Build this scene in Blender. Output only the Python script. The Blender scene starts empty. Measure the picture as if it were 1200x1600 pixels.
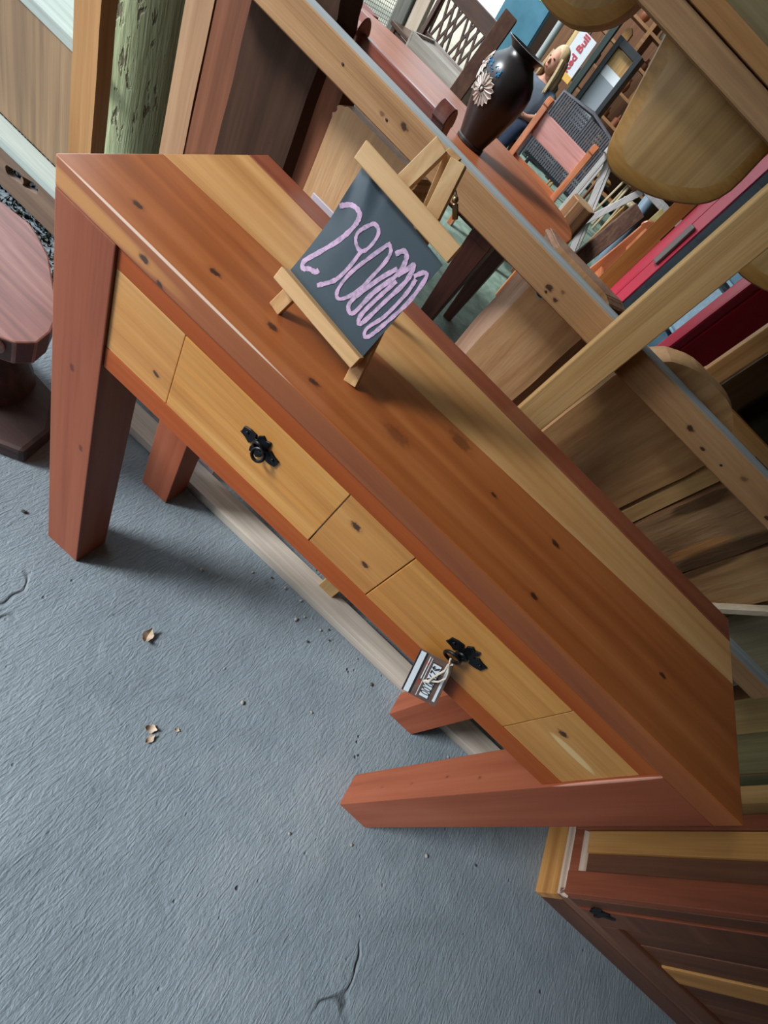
import bpy, bmesh, math, random
from mathutils import Vector, Matrix, Euler

random.seed(7)
SC = bpy.context.scene
COL = SC.collection

# ------------------------------------------------------------------ camera
R = ((0.71582503, 0.46880387, 0.51751083),
     (0.69643908, -0.53309215, -0.48040126),
     (0.05066699, 0.70429801, -0.70809404))
cam_data = bpy.data.cameras.new('camera')
cam_data.sensor_fit = 'VERTICAL'
cam_data.sensor_height = 36.0
cam_data.lens = 729.959 / 1600 * 36.0
cam_data.clip_start = 0.02
cam = bpy.data.objects.new('camera', cam_data)
COL.objects.link(cam)
cam.matrix_world = Matrix(((R[0][0], -R[1][0], -R[2][0], 0.48244),
                           (R[0][1], -R[1][1], -R[2][1], -0.38267),
                           (R[0][2], -R[1][2], -R[2][2], 1.24278),
                           (0, 0, 0, 1)))
SC.camera = cam

# ------------------------------------------------------------------ sky, sun, exposure
world = bpy.data.worlds.new('overcast_sky')
SC.world = world
world.use_nodes = True
bg = world.node_tree.nodes['Background']
bg.inputs[0].default_value = (0.78, 0.90, 1.0, 1)
bg.inputs[1].default_value = 2.5
sun_data = bpy.data.lights.new('hazy_sun', 'SUN')
sun_data.energy = 5.4
sun_data.angle = math.radians(16)
sun_data.color = (0.97, 0.98, 1.0)
sun = bpy.data.objects.new('hazy_sun', sun_data)
COL.objects.link(sun)
sun.rotation_euler = Vector((0.70, 0.42, -0.56)).to_track_quat('-Z', 'Y').to_euler()
SC.view_settings.view_transform = 'Standard'
SC.view_settings.look = 'None'
SC.view_settings.gamma = 1
SC.view_settings.use_curve_mapping = False
SC.view_settings.exposure = -0.02

# ------------------------------------------------------------------ materials
def lin(h):
    c = [int(h[i:i + 2], 16) / 255 for i in (0, 2, 4)]
    return tuple(x / 12.92 if x <= .04045 else ((x + .055) / 1.055) ** 2.4 for x in c) + (1,)

class NT:
    def __init__(self, name):
        self.m = bpy.data.materials.new(name)
        self.m.use_nodes = True
        self.t = self.m.node_tree
        self.b = self.t.nodes['Principled BSDF']
    def n(self, typ, **kw):
        o = self.t.nodes.new(typ)
        for k, v in kw.items():
            setattr(o, k, v)
        return o
    def l(self, a, b):
        self.t.links.new(a, b)
    def math(self, op, a, b=None, clamp=False):
        o = self.n('ShaderNodeMath', operation=op)
        o.use_clamp = clamp
        for i, v in enumerate((a, b)):
            if v is None: continue
            if isinstance(v, (int, float)): o.inputs[i].default_value = v
            else: self.l(v, o.inputs[i])
        return o.outputs[0]
    def mix(self, fac, a, b, mode='MIX'):
        o = self.n('ShaderNodeMix', data_type='RGBA', blend_type=mode)
        for i, v in ((0, fac), (6, a), (7, b)):
            if isinstance(v, (int, float, tuple)): o.inputs[i].default_value = v
            else: self.l(v, o.inputs[i])
        return o.outputs[2]
    def ramp(self, fac, stops):
        o = self.n('ShaderNodeValToRGB')
        e = o.color_ramp.elements
        while len(e) < len(stops): e.new(.5)
        for k, (p, c) in zip(e, stops):
            k.position = p
            k.color = lin(c) if isinstance(c, str) else (c, c, c, 1)
        self.l(fac, o.inputs[0])
        return o.outputs[0]
    def noise(self, vec, scale, detail=4, dist=0.0, rough=.55):
        o = self.n('ShaderNodeTexNoise')
        o.inputs['Scale'].default_value = scale
        o.inputs['Detail'].default_value = detail
        o.inputs['Distortion'].default_value = dist
        o.inputs['Roughness'].default_value = rough
        if vec is not None: self.l(vec, o.inputs['Vector'])
        return o.outputs[0]
    def mapping(self, vec, scale=(1, 1, 1), rot=(0, 0, 0), loc=(0, 0, 0)):
        o = self.n('ShaderNodeMapping')
        o.inputs['Scale'].default_value = scale
        o.inputs['Rotation'].default_value = rot
        o.inputs['Location'].default_value = loc
        self.l(vec, o.inputs['Vector'])
        return o.outputs[0]
    def bump(self, h, strength=.2, dist=.002):
        o = self.n('ShaderNodeBump')
        o.inputs['Strength'].default_value = strength
        o.inputs['Distance'].default_value = dist
        self.l(h, o.inputs['Height'])
        self.l(o.outputs[0], self.b.inputs['Normal'])

_mats = {}
def wood(name, dark, mid, light, axis='X', rough=.42, spots=(), rings=1.0, coat=0.0, bump=.12, tilt=0.0, fine=1.0, spec=.5, patches=()):
    """grain runs along the object's own axis; spots = (x, y, z, radius) knots and nail holes"""
    if name in _mats: return _mats[name]
    t = NT(name)
    tc = t.n('ShaderNodeTexCoord')
    oi = t.n('ShaderNodeObjectInfo')
    off = t.n('ShaderNodeCombineXYZ')
    r = t.math('MULTIPLY', oi.outputs['Random'], 7.3)
    for i in range(3): t.l(r, off.inputs[i])
    add = t.n('ShaderNodeVectorMath', operation='ADD')
    t.l(tc.outputs['Object'], add.inputs[0]); t.l(off.outputs[0], add.inputs[1])
    v = add.outputs[0]
    i = 'XYZ'.index(axis)
    def sc(al, ac):
        s = [ac] * 3; s[i] = al
        return tuple(s)
    rot = (0, tilt, 0) if axis != 'Y' else (tilt, 0, 0)
    if axis == 'X': rot = (0, 0, tilt)
    broad = t.noise(t.mapping(v, sc(.9, 9), rot), 1.6, 5, .6)
    wv = t.n('ShaderNodeTexWave', wave_type='BANDS', bands_direction='XYZ'[(i + 1) % 3])
    wv.inputs['Scale'].default_value = 9 * rings
    wv.inputs['Distortion'].default_value = 9
    wv.inputs['Detail'].default_value = 3
    wv.inputs['Detail Scale'].default_value = 1.2
    t.l(t.mapping(v, sc(.10, 1.0), rot), wv.inputs['Vector'])
    fin = t.noise(t.mapping(v, sc(4, 190), rot), 1.0, 3, .0)
    med = t.noise(t.mapping(v, sc(.5, 34), rot), 1.3, 4, .3)
    f = t.math('ADD', t.math('MULTIPLY', broad, .58), t.math('MULTIPLY', wv.outputs[0], .07 * rings))
    f = t.math('ADD', f, t.math('MULTIPLY', med, .37 - .07 * (rings - 1)))
    col = t.ramp(f, [(.27, dark), (.5, mid), (.74, light)])
    fr = t.ramp(fin, [(.30, .72), (.62, 1.0)])
    col = t.mix(.55 * fine, col, fr, 'MULTIPLY')
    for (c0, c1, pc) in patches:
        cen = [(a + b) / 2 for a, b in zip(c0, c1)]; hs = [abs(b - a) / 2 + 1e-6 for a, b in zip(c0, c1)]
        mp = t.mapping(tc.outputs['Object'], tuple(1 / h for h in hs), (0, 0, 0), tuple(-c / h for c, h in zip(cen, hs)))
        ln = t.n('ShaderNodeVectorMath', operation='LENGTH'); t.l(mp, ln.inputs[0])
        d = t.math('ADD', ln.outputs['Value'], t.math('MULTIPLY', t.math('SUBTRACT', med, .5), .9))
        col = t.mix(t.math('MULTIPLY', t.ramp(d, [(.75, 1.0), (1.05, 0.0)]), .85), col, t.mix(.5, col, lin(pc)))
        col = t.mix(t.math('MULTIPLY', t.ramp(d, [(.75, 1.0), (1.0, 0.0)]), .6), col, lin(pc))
    for (sx, sy, sz, sr, *so) in spots:
        so = so[0] if so else .92
        mp = t.mapping(tc.outputs['Object'], tuple((.62 if k == i else 1) / sr for k in range(3)), (0, 0, 0),
                       tuple(-q * (.62 if k == i else 1) / sr for k, q in enumerate((sx, sy, sz))))
        ln = t.n('ShaderNodeVectorMath', operation='LENGTH'); t.l(mp, ln.inputs[0])
        d = t.math('ADD', ln.outputs['Value'], t.math('MULTIPLY', t.math('SUBTRACT', t.noise(tc.outputs['Object'], 160, 2), .5), .9))
        halo = t.ramp(d, [(.5, .75), (1.6, 0.0)])
        core = t.ramp(d, [(.35, 1.0), (.62, 0.0)])
        col = t.mix(t.math('MULTIPLY', halo, .45), col, lin(dark))
        col = t.mix(t.math('MULTIPLY', core, so), col, lin('2b1712'))
    t.l(col, t.b.inputs['Base Color'])
    t.b.inputs['Roughness'].default_value = rough
    t.b.inputs['Specular IOR Level'].default_value = spec
    t.b.inputs['Coat Weight'].default_value = coat
    t.b.inputs['Coat Roughness'].default_value = .28
    t.bump(t.math('ADD', fin, t.math('MULTIPLY', broad, 1.5)), bump, .0015)
    _mats[name] = t.m
    return t.m

def plain(name, color, rough=.5, metal=0.0, vary=.0, scale=8, bump=0.0, spec=.5, trans=0.0, emit=0.0, coat=0.0):
    if name in _mats: return _mats[name]
    t = NT(name)
    c = lin(color)
    tc = t.n('ShaderNodeTexCoord')
    nz = t.noise(tc.outputs['Object'], scale, 5)
    lo = tuple(x * (1 - vary) for x in c[:3]) + (1,)
    hi = tuple(min(1, x * (1 + vary)) for x in c[:3]) + (1,)
    fac = t.ramp(nz, [(.3, 0.0), (.7, 1.0)])
    t.l(t.mix(fac, lo, hi), t.b.inputs['Base Color'])
    t.b.inputs['Roughness'].default_value = rough
    t.b.inputs['Metallic'].default_value = metal
    t.b.inputs['Specular IOR Level'].default_value = spec
    t.b.inputs['Transmission Weight'].default_value = trans
    t.b.inputs['Coat Weight'].default_value = coat
    t.b.inputs['Coat Roughness'].default_value = .15
    if bump: t.bump(nz, bump, .004)
    _mats[name] = t.m
    return t.m

def concrete():
    t = NT('trowelled_concrete')
    tc = t.n('ShaderNodeTexCoord'); v = tc.outputs['Object']
    big = t.noise(v, 1.7, 5, .5)
    med = t.noise(v, 9, 5, .8)
    grit = t.noise(v, 260, 3)
    w = t.n('ShaderNodeTexWave', wave_type='BANDS', bands_direction='X')
    w.inputs['Scale'].default_value = 26; w.inputs['Distortion'].default_value = 14
    w.inputs['Detail'].default_value = 4; w.inputs['Detail Scale'].default_value = 1.6
    t.l(t.mapping(v, (1, .35, 1), (0, 0, .55)), w.inputs['Vector'])
    gl = t.noise(t.mapping(v, (1, .34, 1), (0, 0, .75)), 105, 5, 1.6)
    vo = t.n('ShaderNodeTexVoronoi', feature='F1'); vo.inputs['Scale'].default_value = 26
    t.l(v, vo.inputs['Vector'])
    pit = t.ramp(vo.outputs['Distance'], [(.05, 1.0), (.13, 0.0)])
    sel = t.ramp(t.noise(v, 11, 2), [(.56, 0.0), (.62, 1.0)])
    pit = t.math('MULTIPLY', pit, sel)
    # two wandering cracks
    cr = t.n('ShaderNodeTexVoronoi', feature='DISTANCE_TO_EDGE'); cr.inputs['Scale'].default_value = 1.3
    wob = t.n('ShaderNodeVectorMath', operation='ADD'); t.l(v, wob.inputs[0])
    nz = t.n('ShaderNodeTexNoise'); nz.inputs['Scale'].default_value = 7; t.l(v, nz.inputs['Vector'])
    sc = t.n('ShaderNodeVectorMath', operation='SCALE'); sc.inputs['Scale'].default_value = .22
    t.l(nz.outputs[1], sc.inputs[0]); t.l(sc.outputs[0], wob.inputs[1]); t.l(wob.outputs[0], cr.inputs['Vector'])
    crack = t.math('MULTIPLY', t.ramp(cr.outputs['Distance'], [(.0, 1.0), (.006, 0.0)]), t.ramp(t.noise(v, 2.3, 1), [(.63, 0.0), (.68, 1.0)]))
    f = t.math('ADD', t.math('MULTIPLY', big, .6), t.math('MULTIPLY', med, .4))
    col = t.ramp(f, [(.3, '69747b'), (.5, '77838a'), (.72, '879196')])
    col = t.mix(.35, col, t.ramp(gl, [(.3, .72), (.65, 1.0)]), 'MULTIPLY')
    col = t.mix(.30, col, t.ramp(grit, [(.3, .7), (.6, 1.0)]), 'MULTIPLY')
    col = t.mix(t.math('MULTIPLY', t.math('MAXIMUM', pit, crack), .75), col, lin('3a3f42'))
    # the shop floor further in shifts to a mottled green
    sep = t.n('ShaderNodeSeparateXYZ'); t.l(v, sep.inputs[0])
    yy = t.math('ADD', sep.outputs[1], t.math('MULTIPLY', t.math('SUBTRACT', med, .5), .3))
    g = t.ramp(t.math('SUBTRACT', yy, 1.0), [(.10, 0.0), (.22, 1.0)])
    gcol = t.mix(.6, t.ramp(med, [(.3, '5e7a67'), (.7, '93ab99')]), t.ramp(grit, [(.35, .55), (.6, 1.0)]), 'MULTIPLY')
    col = t.mix(t.math('MULTIPLY', g, .9), col, gcol)
    t.l(col, t.b.inputs['Base Color'])
    t.b.inputs['Roughness'].default_value = .62
    t.b.inputs['Specular IOR Level'].default_value = .4
    h = t.math('ADD', t.math('MULTIPLY', gl, .55), t.math('MULTIPLY', w.outputs[0], .10))
    h = t.math('ADD', h, t.math('MULTIPLY', grit, .18))
    h = t.math('ADD', h, t.math('MULTIPLY', med, .7))
    h = t.math('SUBTRACT', h, t.math('MULTIPLY', t.math('MAXIMUM', pit, crack), .9))
    t.bump(h, .75, .006)
    return t.m

# ------------------------------------------------------------------ mesh helpers
class MB:
    def __init__(self): self.v, self.f, self.mi = [], [], []
    def add(self, vs, fs, mi=0):
        k = len(self.v)
        self.v += [tuple(p) for p in vs]
        for q in fs:
            self.f.append([k + j for j in q]); self.mi.append(mi)
        return self
    def box(self, x0, x1, y0, y1, z0, z1, mi=0, M=None):
        vs = [Vector((x, y, z)) for z in (z0, z1) for y in (y0, y1) for x in (x0, x1)]
        if M is not None: vs = [M @ p for p in vs]
        return self.add(vs, [(0, 2, 3, 1), (4, 5, 7, 6), (0, 1, 5, 4), (1, 3, 7, 5), (3, 2, 6, 7), (2, 0, 4, 6)], mi)
    def bar(self, a, b, w, d, up=(0, 0, 1), mi=0):
        """rectangular bar from a to b, w across (sideways), d thick (along up)"""
        a, b = Vector(a), Vector(b)
        z = (b - a).normalized(); x = Vector(up).cross(z)
        if x.length < 1e-4: x = Vector((1, 0, 0)).cross(z)
        x.normalize(); y = z.cross(x)
        vs = [p + x * (sx * w / 2) + y * (sy * d / 2) for p in (a, b) for sy in (-1, 1) for sx in (-1, 1)]
        return self.add(vs, [(0, 2, 3, 1), (4, 5, 7, 6), (0, 1, 5, 4), (1, 3, 7, 5), (3, 2, 6, 7), (2, 0, 4, 6)], mi)
    def loft(self, A, B, mi=0, side=None):
        """A, B: equal closed polygons (3D); caps get mi, sides get side"""
        n = len(A); k = len(self.v)
        self.v += [tuple(p) for p in A] + [tuple(p) for p in B]
        self.f.append([k + j for j in reversed(range(n))]); self.mi.append(mi)
        self.f.append([k + n + j for j in range(n)]); self.mi.append(mi)
        for j in range(n):
            self.f.append([k + j, k + (j + 1) % n, k + n + (j + 1) % n, k + n + j]); self.mi.append(mi if side is None else side)
        return self
    def prism(self, poly, axis, a, b, mi=0, side=None):
        def P(u, v, w):
            return {'X': (w, u, v), 'Y': (u, w, v), 'Z': (u, v, w)}[axis]
        return self.loft([P(u, v, a) for u, v in poly], [P(u, v, b) for u, v in poly], mi, side)
    def tube(self, pts, r, n=8, mi=0, closed=False):
        pts = [Vector(p) for p in pts]; m = len(pts)
        rs = r if isinstance(r, (list, tuple)) else [r] * m
        rings = []; prev = None
        for i, p in enumerate(pts):
            if closed: d = pts[(i + 1) % m] - pts[i - 1]
            else: d = pts[min(i + 1, m - 1)] - pts[max(i - 1, 0)]
            d.normalize()
            if prev is None:
                x = d.orthogonal().normalized()
            else:
                x = (prev - d * prev.dot(d)).normalized()
            prev = x; y = d.cross(x)
            rings.append([p + (x * math.cos(2 * math.pi * j / n) + y * math.sin(2 * math.pi * j / n)) * rs[i] for j in range(n)])
        k = len(self.v)
        for g in rings: self.v += [tuple(p) for p in g]
        for i in range(m if closed else m - 1):
            a, b = k + i * n, k + ((i + 1) % m) * n
            for j in range(n):
                self.f.append([a + j, a + (j + 1) % n, b + (j + 1) % n, b + j]); self.mi.append(mi)
        if not closed:
            self.f.append([k + j for j in reversed(range(n))]); self.mi.append(mi)
            self.f.append([k + (m - 1) * n + j for j in range(n)]); self.mi.append(mi)
        return self
    def lathe(self, prof, c=(0, 0, 0), n=24, mi=0):
        k = len(self.v)
        for (r, z) in prof:
            for j in range(n):
                a = 2 * math.pi * j / n
                self.v.append((c[0] + r * math.cos(a), c[1] + r * math.sin(a), c[2] + z))
        for i in range(len(prof) - 1):
            for j in range(n):
                self.f.append([k + i * n + j, k + i * n + (j + 1) % n, k + (i + 1) * n + (j + 1) % n, k + (i + 1) * n + j]); self.mi.append(mi)
        self.f.append([k + j for j in reversed(range(n))]); self.mi.append(mi)
        self.f.append([k + (len(prof) - 1) * n + j for j in range(n)]); self.mi.append(mi)
        return self
    def ball(self, c, r, n=10, m=7, mi=0):
        rx, ry, rz = r if isinstance(r, (tuple, list)) else (r, r, r)
        k = len(self.v)
        for i in range(m + 1):
            th = math.pi * (i + .02) / (m + .04)
            for j in range(n):
                a = 2 * math.pi * j / n
                self.v.append((c[0] + rx * math.sin(th) * math.cos(a), c[1] + ry * math.sin(th) * math.sin(a), c[2] - rz * math.cos(th)))
        for i in range(m):
            for j in range(n):
                self.f.append([k + i * n + j, k + i * n + (j + 1) % n, k + (i + 1) * n + (j + 1) % n, k + (i + 1) * n + j]); self.mi.append(mi)
        return self
    def build(self, name, mat, parent=None, bevel=0.0, segs=2, smooth=False, local=False):
        me = bpy.data.meshes.new(name)
        off = Vector((0, 0, 0))
        if parent is not None and not local: off = world_loc(parent)
        me.from_pydata([tuple(Vector(p) - off) for p in self.v], [], self.f)
        for q, i in zip(me.polygons, self.mi): q.material_index = i
        bm = bmesh.new(); bm.from_mesh(me)
        bmesh.ops.recalc_face_normals(bm, faces=bm.faces)
        if bevel:
            ed = [e for e in bm.edges if len(e.link_faces) == 2 and e.calc_face_angle(0) > .5]
            bmesh.ops.bevel(bm, geom=ed, offset=bevel, segments=segs, affect='EDGES', clamp_overlap=True, profile=.6)
        bm.to_mesh(me); bm.free()
        for m in (mat if isinstance(mat, (list, tuple)) else [mat]): me.materials.append(m)
        if smooth:
            for q in me.polygons: q.use_smooth = True
            me.set_sharp_from_angle(angle=math.radians(40))
        o = bpy.data.objects.new(name, me)
        COL.objects.link(o)
        if parent is not None: o.parent = parent
        return o

def world_loc(o):
    p = Vector((0, 0, 0))
    while o is not None:
        p = p + o.location; o = o.parent
    return p

def tag(o, label, cat, group=None, kind=None):
    o['label'] = label; o['category'] = cat
    if group: o['group'] = group
    if kind: o['kind'] = kind
    return o
def thing(name, label, cat, loc=(0, 0, 0), rz=0, group=None):
    o = bpy.data.objects.new(name, None); COL.objects.link(o)
    o.location = loc; o.rotation_euler = (0, 0, rz)
    o.empty_display_size = .05
    return tag(o, label, cat, group)
def copy_tree(o, parent=None):
    c = o.copy(); COL.objects.link(c)
    if parent is not None: c.parent = parent
    for ch in list(o.children): copy_tree(ch, c)
    return c
def struct(o):
    o['kind'] = 'structure'; return o
def rebase(o, p):
    """give a one-mesh object its own origin at p"""
    p = Vector(p)
    o.data.transform(Matrix.Translation(-p)); o.location = p
    return o
def text_mesh(body, size, mat, name, parent, M, extrude=.0004, bold=0.0, align='CENTER'):
    cu = bpy.data.curves.new(name, 'FONT')
    cu.body = body; cu.size = size; cu.extrude = extrude; cu.offset = bold
    cu.align_x = align; cu.align_y = 'CENTER'; cu.resolution_u = 3
    tmp = bpy.data.objects.new(name, cu); COL.objects.link(tmp)
    me = bpy.data.meshes.new_from_object(tmp.evaluated_get(bpy.context.evaluated_depsgraph_get()))
    bpy.data.objects.remove(tmp)
    off = world_loc(parent)
    me.transform(Matrix.Translation(-off) @ M)
    me.materials.clear(); me.materials.append(mat)
    o = bpy.data.objects.new(name, me); COL.objects.link(o); o.parent = parent
    return o
def frame(o, x, y):
    """4x4 whose local X, Y run along x, y"""
    x = Vector(x).normalized(); y = Vector(y); y = (y - x * y.dot(x)).normalized(); z = x.cross(y)
    return Matrix(((x[0], y[0], z[0], o[0]), (x[1], y[1], z[1], o[1]), (x[2], y[2], z[2], o[2]), (0, 0, 0, 1)))

# ------------------------------------------------------------------ palette
M_floor = concrete()
M_leg = wood('red_stained_pine', '6b311c', '88462b', '99583c', 'Z', .5, spec=.4, rings=.6, fine=.5,
             spots=[(-.46, -.173, .45, .008, .6), (-.49, -.173, .62, .007, .6), (.44, -.14, .30, .006, .7), (.44, -.135, .42, .006, .7), (.44, -.145, .52, .006, .7), (.44, -.14, .18, .006, .7)], patches=[((.441, -.176, .70), (.446, -.170, .868), 'c98f7c')])
TOP_OFF = Vector((.53, .173, 0))
def S(x, y, z, r, o=.92): return (x - TOP_OFF.x, y - TOP_OFF.y, z, r * .75, o)
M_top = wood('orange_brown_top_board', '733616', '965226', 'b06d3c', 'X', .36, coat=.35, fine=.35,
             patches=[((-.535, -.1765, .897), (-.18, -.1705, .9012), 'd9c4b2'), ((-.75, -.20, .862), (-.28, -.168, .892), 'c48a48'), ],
             spots=[S(.078, .034, .9, .011), S(.183, .044, .9, .012), S(.27, .047, .9, .012), S(.351, .028, .9, .011),
                    S(.704, .031, .9, .010), S(.707, .14, .9, .012), S(.918, .099, .9, .010), S(.458, .066, .9, .026, .35),
                    S(.522, .154, .9, .028, .5), S(.60, .12, .9, .008), S(.13, .0, .88, .010), S(.155, 0, .868, .009)])
M_tan = wood('tan_top_board', '9a6836', 'bc8a54', 'cea670', 'X', .36, coat=.3, fine=.35)
M_strip = wood('dark_red_top_strip', '642d1e', '83462f', '975942', 'X', .38, coat=.4, fine=.5)
M_rail = wood('red_brown_apron_rail', '783414', '99481a', 'ab5e2c', 'X', .5, fine=.5, spec=.3)
M_panel = wood('honey_pine_panel', '9c5f28', 'c08644', 'd3a365', 'X', .4, coat=.1,
               spots=[S(.174, .004, .742, .009), S(.50, .004, .80, .013), S(.545, .004, .757, .011), S(.885, .004, .79, .012)], patches=[((.342, -.18, .768), (.440, -.16, .782), 'dcc08a')])
M_draw = wood('honey_pine_drawer', '9f6226', 'c3863f', 'd6a45f', 'X', .4, coat=.1)
M_black = plain('black_cast_iron', '15171a', .38, .6, .2, 60, .15)
M_rack = wood('rough_sawn_rail', '7d5838', 'a37c54', 'bb9670', 'X', .75, bump=.6, spec=.3,
              spots=[(-.45, .02, 1.035, .008), (-.49, .02, 1.026, .006, .5), (-.36, .02, 1.022, .010, .6), (-.12, .02, 1.025, .008), (-.10, .02, 1.019, .006), (-.10, .02, 1.034, .005, .5), (.20, .02, 1.03, .008), (.24, .02, 1.022, .005), (.32, .02, 1.035, .007, .5), (.40, .02, 1.02, .006)])
M_grey = wood('grey_weathered_wood', '78807f', '9aa3a4', 'b4bcbd', 'X', .75, bump=.5)
M_bat = wood('pale_batten', '8a6434', 'b18a55', 'caa873', 'Z', .65, bump=.4)
M_slab = wood('pale_live_edge_slab', '93673c', 'bb8f62', 'cfaa7e', 'Z', .6, bump=.3)
M_slabd = wood('brown_live_edge_slab', '4e3019', '7a5230', '98703f', 'Z', .65, bump=.4)
M_bark = wood('bark_edge', '3b2516', '6b4526', '8f6437', 'Z', .85, bump=.9)
M_barkp = wood('pale_bark_edge', '6b4c3c', '96735b', 'b3927a', 'Z', .85, bump=.9)
M_dark = wood('dark_brown_slab', '2b1a13', '422a1d', '573a2b', 'Z', .75, spec=.2)
M_redb = wood('red_brown_board', '553020', '75472f', '8d5b40', 'Z', .7, spec=.25)
M_ease = wood('clean_pale_pine', 'b08452', 'd0a672', 'e0bd8c', 'X', .55, rings=2)
M_easz = wood('clean_pale_pine_upright', 'a87c4a', 'c69a66', 'd8b482', 'Z', .55, rings=2)
M_slate = plain('chalkboard_slate', '414f58', .38, 0, .18, 14)
ct = NT('pink_chalk'); _tc = ct.n('ShaderNodeTexCoord')
ct.l(ct.mix(ct.math('MULTIPLY', ct.ramp(ct.noise(_tc.outputs['Object'], 150, 5, .3, .75), [(.38, 1.0), (.56, 0.0)]), .6), lin('d6b3d2'), lin('7f7f90')), ct.b.inputs['Base Color']); ct.b.inputs['Roughness'].default_value = .95
M_chalk = ct.m
M_green = None

# ------------------------------------------------------------------ floor, back wall, unseen light-blocking roof and walls
mb = MB(); mb.box(-3.2, 7.5, -4.6, 11.2, -.12, 0)
struct(mb.build('floor', M_floor))
M_roof = plain('roof_underside', '6f6258', .8, 0, .15, 3)
mb = MB(); mb.box(-1.7, 7.5, -4.6, 11.2, 2.70, 2.80)
struct(mb.build('light_blocking_roof', M_roof))  # unseen; height and left edge set to shade the right side
M_wallw = wood('timber_wall', '4a2f1e', '6f4a2e', '8a6240', 'Z', .8)
mb = MB(); mb.box(7.4, 7.5, -4.6, 11.2, 0, 2.70)
struct(mb.build('light_blocking_wall_right', M_wallw))  # unseen wall put in to block light from the right
mb = MB(); mb.box(-3.1, 7.4, 11.1, 11.2, 0, 2.70)
struct(mb.build('wall_back', M_wallw))
mb = MB(); mb.box(-1.4, 7.4, -4.6, -4.5, 0, 2.70)
struct(mb.build('light_blocking_wall_front', M_wallw))  # unseen wall added to cut the light reaching the front faces
mb = MB(); mb.box(-14, -3.2, -14, 16, -.14, -.02); mb.box(-3.2, 10, -14, -4.6, -.14, -.02); mb.box(-3.2, 10, 11.2, 20, -.14, -.02)
struct(mb.build('ground', plain('dry_pale_ground', '9b9580', .9, 0, .2, 1.2)))

# ------------------------------------------------------------------ console table
T = thing('console_table', 'long red-brown wooden console table with two honey drawers, standing on the concrete', 'table', TOP_OFF)
L, D, H = 1.0626, .3458, .9
def taper(poly, z0, z1): return MB().prism(poly, 'Z', z0, z1)
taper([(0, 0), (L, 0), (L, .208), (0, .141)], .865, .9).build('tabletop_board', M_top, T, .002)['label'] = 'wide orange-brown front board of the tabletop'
taper([(0, .1415), (L, .2085), (L, .294), (0, .30)], .865, .8995).build('tabletop_board', M_tan, T, .001)['label'] = 'tan middle board of the tabletop'
taper([(0, .3005), (L, .2945), (L, D), (0, D)], .865, .9).build('tabletop_board', M_strip, T, .002)['label'] = 'dark red back strip of the tabletop'
for x0, x1, y0, y1 in ((0, .09, 0, .08), (L - .09, L, 0, .08), (0, .09, D - .075, D), (L - .09, L, D - .075, D)):
    MB().box(x0, x1, y0, y1, 0, .865).build('leg', M_leg, T, .002)
MB().box(.09, L - .09, .004, .026, .835, .865).build('upper_rail', M_rail, T, .001)
MB().box(.09, L - .09, .004, .026, .672, .7095).build('lower_rail', M_rail, T, .0015)
for x0, x1 in ((.0905, .199), (.4685, .577), (.853, L - .0905)):
    MB().box(x0, x1, .0045, .026, .710, .8345).build('fixed_panel', M_panel, T, .001)
def pull(parent, cx, cz, y, ang):
    m = Matrix.Translation((cx, y, cz)) @ Matrix.Rotation(ang, 4, 'Y')
    half = [(-.030, -.004), (-.030, .006), (-.021, .010), (-.012, .011), (-.010, .005), (-.0075, .006), (-.009, .013), (-.004, .020),
            (.002, .017), (.008, .021), (.010, .013), (.0085, .006), (.011, .005), (.014, .011), (.022, .008), (.031, .007)]
    pts = half + [(-x, -z) for x, z in half]
    pl = MB().loft([m @ Vector((x, 0, z)) for x, z in pts], [m @ Vector((x, -.0025, z)) for x, z in pts]).build('handle_plate', M_black, parent, .0004, 1)
    for dx in (-.022, .023):
        MB().ball(m @ Vector((dx, -.003, .0015)), (.0028, .0014, .0028)).build('screw', M_black, parent, smooth=True)
    return m
def ring(parent, c, r, t, tilt):
    pts = [Vector(c) + Matrix.Rotation(tilt, 3, 'X') @ Vector((r * math.cos(a), 0, r * math.sin(a))) for a in [2 * math.pi * k / 24 for k in range(24)]]
    return MB().tube(pts, t, 8, closed=True).build('ring', M_black, parent, smooth=True)
for n, (x0, x1, hx, hz) in enumerate(((.2005, .467, .343, .785), (.5785, .8512, .722, .773))):
    y = .0035
    d = MB().box(x0, x1, y, .026, .7105, .834).build('drawer', M_draw, T, .001)
    MB().box(x0 + .01, x1 - .01, .027, .28, .715, .83).build('drawer_box', M_panel, T, .001)
    pull(d, hx, hz, y, math.radians(6 if n == 0 else -4))
    if n == 0:
        ring(d, (hx + .001, y - .007, hz + .004), .0085, .0022, .3)
        ring(d, (hx + .006, y - .009, hz - .005), .0085, .0022, -.4)
    else:
        ring(d, (hx - .003, y - .008, hz - .002), .007, .0022, .3)
        ring(d, (hx - .010, y - .011, hz - .013), .0115, .0025, .25)
for x0 in (.004, L - .026):
    MB().box(x0, x0 + .022, .081, D - .076, .672, .865).build('side_apron', M_rail, T, .001)
MB().box(.091, L - .091, D - .03, D - .006, .672, .865).build('back_apron', M_rail, T, .001)

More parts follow.
